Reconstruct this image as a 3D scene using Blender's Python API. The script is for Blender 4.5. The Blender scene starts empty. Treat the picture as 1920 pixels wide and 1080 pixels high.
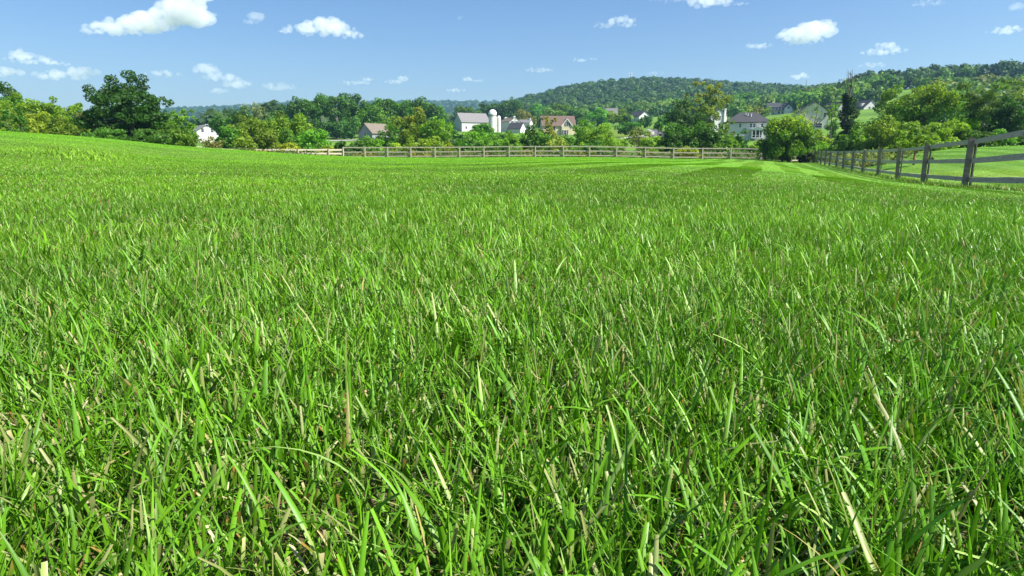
import bpy, math, random
import numpy as np
from mathutils import Vector, Matrix

R = math.radians
sc = bpy.context.scene
COL = sc.collection
rng0 = np.random.default_rng(7)

# ------------------------------------------------------------------ camera
F = 1200.0                      # focal length in pixels of a 1920 wide picture
HZ = 285.0                      # horizon row
PITCH = math.atan((540 - HZ) / F)
EYE = np.array([0.0, 0.0, 0.30])
cam_d = bpy.data.cameras.new('camera')
cam_d.sensor_width = 36.0
cam_d.lens = F / 1920 * 36.0
cam_d.clip_start = 0.01
cam_d.clip_end = 30000
cam = bpy.data.objects.new('camera', cam_d)
COL.objects.link(cam)
cam.location = EYE
cam.rotation_euler = (math.pi / 2 - PITCH, 0, 0)
sc.camera = cam
SP, CP = math.sin(PITCH), math.cos(PITCH)


def at(px, py, D):
    """where the sight line of a photograph point stands at distance D (surveyed position)"""
    a = (px - 960) / F
    b = (540 - py) / F
    dy = CP + b * SP
    return np.array([D * a / dy, D, EYE[2] + D * (-SP + b * CP) / dy])


# ------------------------------------------------------------------ terrain
CTRL = []
for r_ in (0.6, 2.0, 4.0):
    for th in (-50, -25, 0, 25, 50):
        CTRL.append((r_ * math.sin(R(th)), r_ * math.cos(R(th)), 0.0 if r_ < 3 else (0.015 * (-th / 50)) - 0.02 * (th > 20)))
RF_X = [1815, 1735.5, 1685.8, 1648.4, 1618.6, 1598.7, 1581.5, 1569, 1555.6, 1547, 1539, 1532.5, 1527, 1522.5]
RF_B = [353, 343.7, 336.5, 329.8, 325.0, 320.8, 317.4, 314.6, 312.0, 309.6, 307.6, 306.0, 304.8, 303.8]
RF_A = 1358.0
RF_N0 = 3.5
D_R = [17.7 * (n + RF_N0) / RF_N0 * 0.985 for n in range(14)]
for x_, y_, d_ in zip(RF_X, RF_B, D_R):
    CTRL.append(tuple(at(x_, y_, d_)))
FARD = 79.0
PC = [
    (-200, 288, 10), (-200, 250, 20), (-200, 236, 35), (-200, 246, 55), (-200, 258, 80),
    (0, 291, 10), (0, 259, 20), (0, 246, 35), (0, 253, 55), (0, 264, 80),
    (200, 303, 10), (200, 274, 20), (200, 260, 35), (200, 266, 55), (200, 277, 80),
    (320, 294, 20), (320, 272.5, 38), (320, 276, 58), (320, 284, 80),
    (445, 315, 10), (445, 288, 25), (445, 281.2, 45), (445, 285, 60), (445, 294, 79),
    (560, 300, 20), (560, 289.5, 50), (560, 291, 62), (560, 296, 79),
    (640, 321, 10), (640, 296, 30), (640, 293.3, 60), (640, 296.5, 79),
    (800, 304, 20), (800, 295.7, 60), (800, 296, 79),
    (960, 321, 10), (960, 297, 40), (960, 294.5, 79),
    (1156, 299, 40), (1156, 295, 79), (1317, 303, 40), (1317, 298, 79),
    (1426, 319, 15), (1426, 307, 40), (1426, 299, 79),
    (1900, 375, 6), (1900, 359, 12), (2100, 384, 6), (2100, 372, 12),
    (1900, 325, 25), (1900, 277, 45), (1900, 274, 60), (2150, 325, 25), (2150, 268, 50),
    (1760, 306, 35), (1760, 283, 55), (1640, 299, 60), (1640, 290, 78),
    (100, 288, 110), (500, 296, 110), (640, 293, 110), (960, 292, 110), (1200, 290, 110), (1317, 290, 110), (1480, 290, 105),
    (1620, 282, 105), (1750, 272, 110), (1900, 264, 120), (2150, 258, 120),
    (-200, 272, 200), (100, 274, 200), (400, 271, 200), (700, 264, 200), (900, 263, 200), (1060, 258, 200), (1200, 249, 200), (1400, 257, 190),
    (1516, 241, 200), (1620, 237, 200), (1800, 228, 200), (2000, 220, 200),
    (1200, 266, 140), (1200, 233, 300), (885, 246, 330), (960, 247, 340), (1060, 246, 300), (1400, 225, 330),
    (-200, 262, 400), (100, 262, 400), (400, 262, 400), (650, 252, 400), (1200, 222, 400), (1450, 214, 390), (1550, 200, 370), (1620, 180, 370), (1800, 163, 380),
    (700, 245, 900), (880, 237, 900), (960, 206, 900), (1000, 194, 900), (1060, 178, 900), (1120, 169, 900), (1180, 165, 900),
    (1240, 163, 900), (1300, 166, 900), (1370, 170, 900), (1440, 175, 900), (1500, 180, 900), (1600, 182, 900), (1800, 178, 900), (2000, 170, 900),
    (880, 242, 600), (960, 233, 600), (1100, 216, 600), (1240, 205, 600), (1400, 199, 600), (1500, 191, 600),
    (1700, 166, 430), (1800, 159, 430), (1900, 152, 430), (2100, 142, 430), (1700, 168, 600), (1900, 155, 600), (2100, 150, 600),
    (960, 222, 1300), (1240, 180, 1300), (1600, 190, 1300), (2000, 180, 1300),
    (-150, 216, 2500), (340, 211, 2500), (480, 205, 2500), (560, 199, 2500), (700, 199, 2500), (820, 198, 2500), (940, 199, 2500), (1200, 200, 2500), (1900, 190, 2500),
    (-150, 238, 1500), (340, 236, 1500), (600, 233, 1500), (820, 233, 1500),
    (-150, 225, 3400), (340, 222, 3400), (700, 214, 3400), (1200, 215, 3400), (1900, 205, 3400),
]
for p_ in PC:
    CTRL.append(tuple(at(*p_)))
CT = np.array(CTRL)
C_R = np.hypot(CT[:, 0], CT[:, 1])
C_U = np.stack([3.0 * np.arctan2(CT[:, 0], CT[:, 1]), np.log(C_R)], 1)
C_E = CT[:, 2] / C_R


def tps_k(d2):
    return 0.5 * d2 * np.log(d2 + 1e-9)


def tps_fit():
    n = len(C_U)
    d2 = ((C_U[:, None, :] - C_U[None, :, :]) ** 2).sum(2)
    K = tps_k(d2) + np.eye(n) * 2e-4
    P = np.concatenate([np.ones((n, 1)), C_U], 1)
    A = np.zeros((n + 3, n + 3))
    A[:n, :n] = K
    A[:n, n:] = P
    A[n:, :n] = P.T
    b = np.zeros(n + 3)
    b[:n] = C_E
    return np.linalg.solve(A, b)


TPS = tps_fit()


def ground_z(x, y):
    x = np.atleast_1d(np.asarray(x, float))
    y = np.atleast_1d(np.asarray(y, float))
    out = np.empty(len(x))
    for s in range(0, len(x), 40000):
        xx, yy = x[s:s + 40000], y[s:s + 40000]
        r = np.hypot(xx, yy)
        th = np.arctan2(xx, yy)
        thc = np.clip(th, -0.95, 0.95)
        rc = np.clip(r, 0.6, 3400)
        u = np.stack([3 * thc, np.log(rc)], 1)
        d2 = ((u[:, None, :] - C_U[None, :, :]) ** 2).sum(2)
        e = tps_k(d2) @ TPS[:-3] + TPS[-3] + u @ TPS[-2:]
        w = np.clip((np.abs(th) - 0.95) / 1.4, 0, 1)
        w = 1 - w * w * (3 - 2 * w)
        near = np.clip((r - 0.5) / 1.5, 0, 1)
        out[s:s + 40000] = e * r * w * near
    return out


# fast lookup of the same surface: table in (angle, log distance)
_TA = np.linspace(-math.pi, math.pi, 721)
_TL = np.linspace(math.log(0.05), math.log(6000), 500)
_g = np.meshgrid(_TA, _TL, indexing='ij')
_TZ = ground_z((np.exp(_g[1]) * np.sin(_g[0])).ravel(), (np.exp(_g[1]) * np.cos(_g[0])).ravel()).reshape(721, 500)


def gz(x, y):
    """height of the ground sheet itself (bilinear in the sheet's own grid)"""
    x = np.atleast_1d(np.asarray(x, float))
    y = np.atleast_1d(np.asarray(y, float))
    r = np.maximum(np.hypot(x, y), 0.0501)
    fa = (np.arctan2(x, y) + math.pi) / (2 * math.pi) * 720
    fl = (np.log(r) - _TL[0]) / (_TL[1] - _TL[0])
    ia = np.clip(fa.astype(int), 0, 719)
    il = np.clip(fl.astype(int), 0, 498)
    a = fa - ia
    l = fl - il
    return (_TZ[ia, il] * (1 - a) * (1 - l) + _TZ[ia + 1, il] * a * (1 - l) + _TZ[ia, il + 1] * (1 - a) * l + _TZ[ia + 1, il + 1] * a * l)


def gz1(x, y):
    return float(gz(x, y)[0])


def onground(px, D):
    p = at(px, 285, D)
    return np.array([p[0], p[1], gz1(p[0], p[1])])


def snoise(x, y, scale, seed, octaves=3):
    """smooth noise, about -1..1"""
    g = np.random.default_rng(seed)
    o = np.zeros(np.shape(x))
    amp = 1.0
    for k in range(octaves):
        for _ in range(4):
            a = g.uniform(0, 2 * math.pi)
            f = g.uniform(0.7, 1.4) * 2 * math.pi / scale * (2 ** k)
            o = o + amp * np.sin((x * math.cos(a) + y * math.sin(a)) * f + g.uniform(0, 6.28) + 1.3 * np.sin((x * math.sin(a) - y * math.cos(a)) * f * 0.6 + g.uniform(0, 6.28)))
        amp *= 0.55
    return o / 4.0


# ------------------------------------------------------------------ helpers
def tag(o, label=None, cat=None, group=None, kind=None):
    if label:
        o['label'] = label
    if cat:
        o['category'] = cat
    if group:
        o['group'] = group
    if kind:
        o['kind'] = kind
    return o


def empty(name, loc, rz=0.0):
    o = bpy.data.objects.new(name, None)
    o.empty_display_size = 0.3
    COL.objects.link(o)
    o.location = loc
    o.rotation_euler = (0, 0, rz)
    return o


def link(name, me, mat=None, parent=None):
    o = bpy.data.objects.new(name, me)
    COL.objects.link(o)
    if mat is not None:
        me.materials.append(mat)
    if parent is not None:
        o.parent = parent
    return o


def np_mesh(name, V, Q, col=None, smooth=False):
    """V (n,3), Q (m,k) faces of k corners, col (n,3) a colour for each vertex"""
    me = bpy.data.meshes.new(name)
    n, (m, k) = len(V), Q.shape
    me.vertices.add(n)
    me.vertices.foreach_set('co', np.ascontiguousarray(V, np.float32).ravel())
    me.loops.add(m * k)
    me.loops.foreach_set('vertex_index', np.ascontiguousarray(Q, np.int32).ravel())
    me.polygons.add(m)
    me.polygons.foreach_set('loop_start', np.arange(0, m * k, k, dtype=np.int32))
    if smooth:
        me.polygons.foreach_set('use_smooth', np.ones(m, bool))
    me.update(calc_edges=True)
    if col is not None:
        at_ = me.attributes.new('tone', 'FLOAT_COLOR', 'POINT')
        c4 = np.ones((n, 4), np.float32)
        c4[:, :3] = col
        at_.data.foreach_set('color', c4.ravel())
    return me


class MB:
    """collects boxes, bars, tubes and polygons; build() links them as one mesh object"""

    def __init__(self):
        self.v, self.f = [], []

    def poly(self, pts):
        n = len(self.v)
        self.v += [tuple(p) for p in pts]
        self.f.append(tuple(range(n, n + len(pts))))

    def box(self, c, s, rz=0.0, M=None):
        n = len(self.v)
        hx, hy, hz = s[0] / 2, s[1] / 2, s[2] / 2
        ca, sa = math.cos(rz), math.sin(rz)
        for dz in (-hz, hz):
            for dx, dy in ((-hx, -hy), (hx, -hy), (hx, hy), (-hx, hy)):
                p = (c[0] + dx * ca - dy * sa, c[1] + dx * sa + dy * ca, c[2] + dz)
                if M is not None:
                    p = tuple(M @ Vector(p))
                self.v.append(p)
        for q in ((0, 3, 2, 1), (4, 5, 6, 7), (0, 1, 5, 4), (1, 2, 6, 5), (2, 3, 7, 6), (3, 0, 4, 7)):
            self.f.append(tuple(n + i for i in q))

    def bar(self, p, q, w, h, nx=1, jitter=0.0, rnd=None, roll=0.0):
        """a plank from p to q; w thickness sideways, h height, in nx lengths with a slightly hewn outline"""
        p, q = np.array(p, float), np.array(q, float)
        d = (q - p) / np.linalg.norm(q - p)
        side = np.cross(d, (0, 0, 1.0))
        side /= np.linalg.norm(side)
        up = np.cross(side, d)
        n = len(self.v)
        for i in range(nx + 1):
            c = p + (q - p) * i / nx
            j = [(rnd.uniform(-jitter, jitter) if rnd else 0) for _ in range(4)]
            for k, (a, b) in enumerate(((-1, -1), (1, -1), (1, 1), (-1, 1))):
                self.v.append(tuple(c + side * (a * w / 2 + j[k] * .3) + up * (b * h / 2 + j[k])))
        for i in range(nx):
            o = n + 4 * i
            for k in range(4):
                self.f.append((o + k, o + (k + 1) % 4, o + 4 + (k + 1) % 4, o + 4 + k))
        self.f.append((n + 3, n + 2, n + 1, n))
        o = n + 4 * nx
        self.f.append((o, o + 1, o + 2, o + 3))

    def tube(self, pts, rad, sides=7, caps=True):
        pts = [np.array(p, float) for p in pts]
        n = len(self.v)
        for i, p in enumerate(pts):
            d = pts[min(i + 1, len(pts) - 1)] - pts[max(i - 1, 0)]
            d /= (np.linalg.norm(d) + 1e-9)
            a = np.cross(d, (0.31, 0.95, 0.05)) if abs(d[2]) > .5 else np.cross(d, (0, 0, 1.0))
            a /= (np.linalg.norm(a) + 1e-9)
            b = np.cross(d, a)
            for k in range(sides):
                t = 2 * math.pi * k / sides
                self.v.append(tuple(p + rad[i] * (a * math.cos(t) + b * math.sin(t))))
        for i in range(len(pts) - 1):
            for k in range(sides):
                o = n + i * sides
                self.f.append((o + k, o + (k + 1) % sides, o + sides + (k + 1) % sides, o + sides + k))
        if caps:
            self.f.append(tuple(n + k for k in range(sides))[::-1])
            self.f.append(tuple(n + (len(pts) - 1) * sides + k for k in range(sides)))

    def lathe(self, prof, c=(0, 0, 0), sides=24):
        n = len(self.v)
        for r, z in prof:
            for k in range(sides):
                t = 2 * math.pi * k / sides
                self.v.append((c[0] + r * math.cos(t), c[1] + r * math.sin(t), c[2] + z))
        for i in range(len(prof) - 1):
            for k in range(sides):
                o = n + i * sides
                self.f.append((o + k, o + (k + 1) % sides, o + sides + (k + 1) % sides, o + sides + k))
        self.f.append(tuple(n + k for k in range(sides))[::-1])
        self.f.append(tuple(n + (len(prof) - 1) * sides + k for k in range(sides)))

    def build(self, name, mat, parent=None, smooth=False):
        me = bpy.data.meshes.new(name)
        me.from_pydata(self.v, [], self.f)
        me.update()
        if smooth:
            for p in me.polygons:
                p.use_smooth = True
        return link(name, me, mat, parent)


# ------------------------------------------------------------------ materials
def new_mat(name):
    m = bpy.data.materials.new(name)
    m.use_nodes = True
    nt = m.node_tree
    nt.nodes.clear()
    out = nt.nodes.new('ShaderNodeOutputMaterial')
    return m, nt, out


def N(nt, kind, **kw):
    n = nt.nodes.new(kind)
    for k, v in kw.items():
        if k in n.inputs.keys():
            n.inputs[k].default_value = v
        else:
            setattr(n, k, v)
    return n


def leafy(name, transl=0.35, rough=0.5, spec=0.3, use_obj=True, tgain=(1.0, 1.2, 0.4)):
    """leaf and blade material: vertex tone times the object's own colour, part reflected, part let through"""
    m, nt, out = new_mat(name)
    L = nt.links
    a = N(nt, 'ShaderNodeAttribute', attribute_name='tone')
    base = a.outputs['Color']
    if use_obj:
        oi = N(nt, 'ShaderNodeObjectInfo')
        mx = N(nt, 'ShaderNodeMix', data_type='RGBA', blend_type='MULTIPLY')
        mx.inputs[0].default_value = 1.0
        L.new(base, mx.inputs[6])
        L.new(oi.outputs['Color'], mx.inputs[7])
        base = mx.outputs[2]
    p = N(nt, 'ShaderNodeBsdfPrincipled', Roughness=rough)
    p.inputs['Specular IOR Level'].default_value = spec
    L.new(base, p.inputs['Base Color'])
    t = N(nt, 'ShaderNodeBsdfTranslucent')
    g = N(nt, 'ShaderNodeMix', data_type='RGBA', blend_type='MULTIPLY')
    g.inputs[0].default_value = 1.0
    g.inputs[7].default_value = (*tgain, 1)
    L.new(base, g.inputs[6])
    L.new(g.outputs[2], t.inputs['Color'])
    mix = N(nt, 'ShaderNodeMixShader')
    mix.inputs[0].default_value = transl
    L.new(p.outputs[0], mix.inputs[1])
    L.new(t.outputs[0], mix.inputs[2])
    L.new(mix.outputs[0], out.inputs[0])
    return m


def surf(name, c1, c2, scale=6.0, rough=0.8, detail=6, stretch=(1, 1, 1), bump=0.0, coord='Object', spec=0.25, c3=None):
    """two or three tones mottled by noise, with an optional bump"""
    m, nt, out = new_mat(name)
    L = nt.links
    tc = N(nt, 'ShaderNodeTexCoord')
    mp = N(nt, 'ShaderNodeMapping')
    mp.inputs['Scale'].default_value = stretch
    L.new(tc.outputs[coord], mp.inputs[0])
    no = N(nt, 'ShaderNodeTexNoise', Scale=scale, Detail=detail, Roughness=0.6)
    L.new(mp.outputs[0], no.inputs['Vector'])
    cr = N(nt, 'ShaderNodeValToRGB')
    e = cr.color_ramp.elements
    e[0].position, e[0].color = 0.3, (*c1, 1)
    e[1].position, e[1].color = 0.7, (*c2, 1)
    if c3:
        x = e.new(0.5)
        x.color = (*c3, 1)
    L.new(no.outputs[0], cr.inputs[0])
    p = N(nt, 'ShaderNodeBsdfPrincipled', Roughness=rough)
    p.inputs['Specular IOR Level'].default_value = spec
    L.new(cr.outputs[0], p.inputs['Base Color'])
    if bump:
        b = N(nt, 'ShaderNodeBump', Strength=bump, Distance=0.02)
        L.new(no.outputs[0], b.inputs['Height'])
        L.new(b.outputs[0], p.inputs['Normal'])
    L.new(p.outputs[0], out.inputs[0])
    return m


def stripes(name, c1, c2, period, axis='Z', rough=0.7, sharp=0.1, mott=0.15):
    """clapboard or shingle courses: a dark line every period metres, with mottling"""
    m, nt, out = new_mat(name)
    L = nt.links
    tc = N(nt, 'ShaderNodeTexCoord')
    se = N(nt, 'ShaderNodeSeparateXYZ')
    L.new(tc.outputs['Object'], se.inputs[0])
    dv = N(nt, 'ShaderNodeMath', operation='DIVIDE')
    dv.inputs[1].default_value = period
    L.new(se.outputs[axis], dv.inputs[0])
    fr = N(nt, 'ShaderNodeMath', operation='FRACT')
    L.new(dv.outputs[0], fr.inputs[0])
    cr = N(nt, 'ShaderNodeValToRGB')
    e = cr.color_ramp.elements
    e[0].position, e[0].color = 0.0, (*c2, 1)
    e[1].position, e[1].color = sharp, (*c1, 1)
    L.new(fr.outputs[0], cr.inputs[0])
    no = N(nt, 'ShaderNodeTexNoise', Scale=1.7, Detail=8, Roughness=0.7)
    L.new(tc.outputs['Object'], no.inputs['Vector'])
    mr = N(nt, 'ShaderNodeMapRange')
    mr.inputs[1].default_value, mr.inputs[2].default_value = 0.3, 0.7
    mr.inputs[3].default_value, mr.inputs[4].default_value = 1 - mott, 1 + mott
    L.new(no.outputs[0], mr.inputs[0])
    mx = N(nt, 'ShaderNodeMix', data_type='RGBA', blend_type='MULTIPLY')
    mx.inputs[0].default_value = 1.0
    L.new(cr.outputs[0], mx.inputs[6])
    L.new(mr.outputs[0], mx.inputs[7])
    p = N(nt, 'ShaderNodeBsdfPrincipled', Roughness=rough)
    p.inputs['Specular IOR Level'].default_value = 0.25
    L.new(mx.outputs[2], p.inputs['Base Color'])
    L.new(p.outputs[0], out.inputs[0])
    return m


# ------------------------------------------------------------------ sky and sun
SUN_AZ = R(113)        # clockwise from the view direction
SUN_EL = R(50)
world = bpy.data.worlds.new('World')
sc.world = world
world.use_nodes = True
wn = world.node_tree
wn.nodes.clear()
wo = wn.nodes.new('ShaderNodeOutputWorld')
bg = wn.nodes.new('ShaderNodeBackground')
sky = wn.nodes.new('ShaderNodeTexSky')
sky.sky_type = 'NISHITA'
sky.sun_disc = False
sky.sun_elevation = SUN_EL
sky.sun_rotation = SUN_AZ
sky.altitude = 0
sky.air_density = 1.0
sky.dust_density = 1.2
sky.ozone_density = 3.5
bg.inputs[1].default_value = 0.067
hs = wn.nodes.new('ShaderNodeHueSaturation')
hs.inputs['Saturation'].default_value = 1.2
hs.inputs['Hue'].default_value = 0.506
wn.links.new(sky.outputs[0], hs.inputs['Color'])
wn.links.new(hs.outputs[0], bg.inputs[0])
wn.links.new(bg.outputs[0], wo.inputs[0])
sun_d = bpy.data.lights.new('sun', 'SUN')
sun_d.energy = 5.0
sun_d.angle = R(0.5)
sun_d.color = (1.0, 0.965, 0.90)
sun = bpy.data.objects.new('sun', sun_d)
COL.objects.link(sun)
S = Vector((math.sin(SUN_AZ) * math.cos(SUN_EL), math.cos(SUN_AZ) * math.cos(SUN_EL), math.sin(SUN_EL)))
sun.rotation_euler = S.to_track_quat('Z', 'Y').to_euler()
sun.location = (60, -20, 90)
vs = sc.view_settings
vs.view_transform = 'Standard'
vs.look = 'None'
vs.exposure = 1.2
vs.gamma = 1.0
# ------------------------------------------------------------------ the ground sheet
def build_ground():
    A, Lr = 721, 500
    rr = np.exp(_TL)
    X = rr[None, :] * np.sin(_TA[:, None])
    Y = rr[None, :] * np.cos(_TA[:, None])
    V = np.stack([X, Y, _TZ], 2)[:720].reshape(-1, 3)
    ia = np.arange(720)
    jl = np.arange(Lr - 1)
    a, l = np.meshgrid(ia, jl, indexing='ij')
    b = (a + 1) % 720
    Q = np.stack([a * Lr + l, a * Lr + l + 1, b * Lr + l + 1, b * Lr + l], 2).reshape(-1, 4)
    r = np.hypot(V[:, 0], V[:, 1])
    # thatch-brown soil on the mown field, grassy turf farther out
    t = np.clip((r - 12) / 22, 0, 1)[:, None]
    soil = np.array([0.085, 0.068, 0.034])
    turf = np.array([0.085, 0.175, 0.022])
    n1 = snoise(V[:, 0], V[:, 1], 40, 11)[:, None]
    n2 = snoise(V[:, 0], V[:, 1], 9, 12)[:, None]
    tv = turf * (1 + 0.18 * n1 + 0.10 * n2) + np.array([0.05, 0.025, 0.0]) * np.clip(n1, 0, 1)
    col = soil * (1 - t) + tv * t
    V = np.concatenate([V, [[0, 0, 0]]])
    col = np.concatenate([col, [soil]])
    me = np_mesh('ground', V, Q, col, smooth=True)
    import bmesh
    bm = bmesh.new()
    bm.from_mesh(me)
    bm.verts.ensure_lookup_table()
    c = bm.verts[len(V) - 1]
    for k in range(720):
        bm.faces.new((c, bm.verts[k * Lr], bm.verts[((k + 1) % 720) * Lr])).smooth = True
    bmesh.ops.recalc_face_normals(bm, faces=bm.faces)
    bm.to_mesh(me)
    bm.free()
    m, nt, out = new_mat('soil_and_turf')
    L = nt.links
    at_ = N(nt, 'ShaderNodeAttribute', attribute_name='tone')
    tc = N(nt, 'ShaderNodeTexCoord')
    no = N(nt, 'ShaderNodeTexNoise', Scale=55.0, Detail=8, Roughness=0.7)
    L.new(tc.outputs['Object'], no.inputs['Vector'])
    mr = N(nt, 'ShaderNodeMapRange')
    mr.inputs[1].default_value, mr.inputs[2].default_value = 0.3, 0.7
    mr.inputs[3].default_value, mr.inputs[4].default_value = 0.5, 1.5
    L.new(no.outputs[0], mr.inputs[0])
    mx = N(nt, 'ShaderNodeMix', data_type='RGBA', blend_type='MULTIPLY')
    mx.inputs[0].default_value = 1
    L.new(at_.outputs['Color'], mx.inputs[6])
    L.new(mr.outputs[0], mx.inputs[7])
    p = N(nt, 'ShaderNodeBsdfPrincipled', Roughness=0.95)
    p.inputs['Specular IOR Level'].default_value = 0.1
    L.new(mx.outputs[2], p.inputs['Base Color'])
    b = N(nt, 'ShaderNodeBump', Strength=0.6, Distance=0.01)
    L.new(no.outputs[0], b.inputs['Height'])
    L.new(b.outputs[0], p.inputs['Normal'])
    L.new(p.outputs[0], out.inputs[0])
    o = link('ground', me, m)
    tag(o, kind='structure')


build_ground()

# ------------------------------------------------------------------ grass
FD = np.array([33.8 - 12.8, 72 - 17.7])
FD = FD / np.linalg.norm(FD)                 # direction of the right-hand fence and of the mowing
FN = np.array([FD[1], -FD[0]])


def blades(rg, x, y, h, w, side, lean, leandir, curve, segs, tipw, c0, c1, twist=0.3, zoff=0.0, fold=0.0):
    n = len(x)
    t = np.linspace(0, 1, segs + 1)[None, :]
    lx, ly = np.cos(leandir)[:, None], np.sin(leandir)[:, None]
    off = (lean[:, None] * t + curve[:, None] * t * t) * h[:, None]
    sag = np.sqrt(np.clip(1 - (lean[:, None] + curve[:, None] * t) ** 2 * 0.55, 0.06, 1))
    z0 = gz(x, y) + zoff
    cx = x[:, None] + lx * off
    cy = y[:, None] + ly * off
    cz = z0[:, None] + h[:, None] * t * sag
    wt = w[:, None] * (0.80 + 0.20 * np.sin(t * 3.0)) * (1 - (1 - tipw[:, None]) * t ** 2.6) * 0.5
    sa = side[:, None] + twist * (rg.random((n, 1)) - .5) * 2 * t
    sx, sy = np.cos(sa) * wt, np.sin(sa) * wt
    if fold:                                         # a keel along the middle of the blade
        fx = -np.sin(sa) * wt * fold
        fy = np.cos(sa) * wt * fold
        V = np.empty((n, segs + 1, 3, 3), np.float32)
        for j, f in enumerate((-1, 0, 1)):
            V[:, :, j, 0] = cx + sx * f + (fx if f == 0 else 0)
            V[:, :, j, 1] = cy + sy * f + (fy if f == 0 else 0)
            V[:, :, j, 2] = cz
        tt = t[0][None, :, None, None]
        C = np.empty((n, segs + 1, 3, 3), np.float32)
        C[:] = c0[:, None, None, :] * (1 - tt) + c1[:, None, None, :] * tt
        C[:, :, 1] *= 1.18
        k = np.arange(n)[:, None, None] * (segs + 1) * 3 + np.arange(segs)[None, :, None] * 3 + np.arange(2)[None, None, :]
        Q = np.stack([k, k + 1, k + 4, k + 3], 3).reshape(-1, 4)
        return V.reshape(-1, 3), Q, C.reshape(-1, 3)
    V = np.empty((n, segs + 1, 2, 3), np.float32)
    V[:, :, 0, 0] = cx - sx
    V[:, :, 0, 1] = cy - sy
    V[:, :, 0, 2] = cz
    V[:, :, 1, 0] = cx + sx
    V[:, :, 1, 1] = cy + sy
    V[:, :, 1, 2] = cz
    C = np.empty((n, segs + 1, 2, 3), np.float32)
    tt = t[0][None, :, None, None]
    C[:] = c0[:, None, None, :] * (1 - tt) + c1[:, None, None, :] * tt
    k = np.arange(n)[:, None] * (segs + 1) * 2 + np.arange(segs)[None, :] * 2
    Q = np.stack([k, k + 1, k + 3, k + 2], 2).reshape(-1, 4)
    return V.reshape(-1, 3), Q, C.reshape(-1, 3)


def sample_ring(rg, d0, d1, dens, ang):
    """points with density dens(d) per square metre between two distances, inside a fan of half angle ang"""
    ds = np.linspace(d0, d1, 400)
    pdf = dens(ds) * ds * 2 * ang
    cdf = np.concatenate([[0], np.cumsum((pdf[1:] + pdf[:-1]) / 2 * np.diff(ds))])
    n = int(cdf[-1])
    d = np.interp(rg.random(n) * cdf[-1], cdf, ds)
    th = (rg.random(n) * 2 - 1) * ang
    return d * np.sin(th), d * np.cos(th), d


GRASS_K = 1.0


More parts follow.
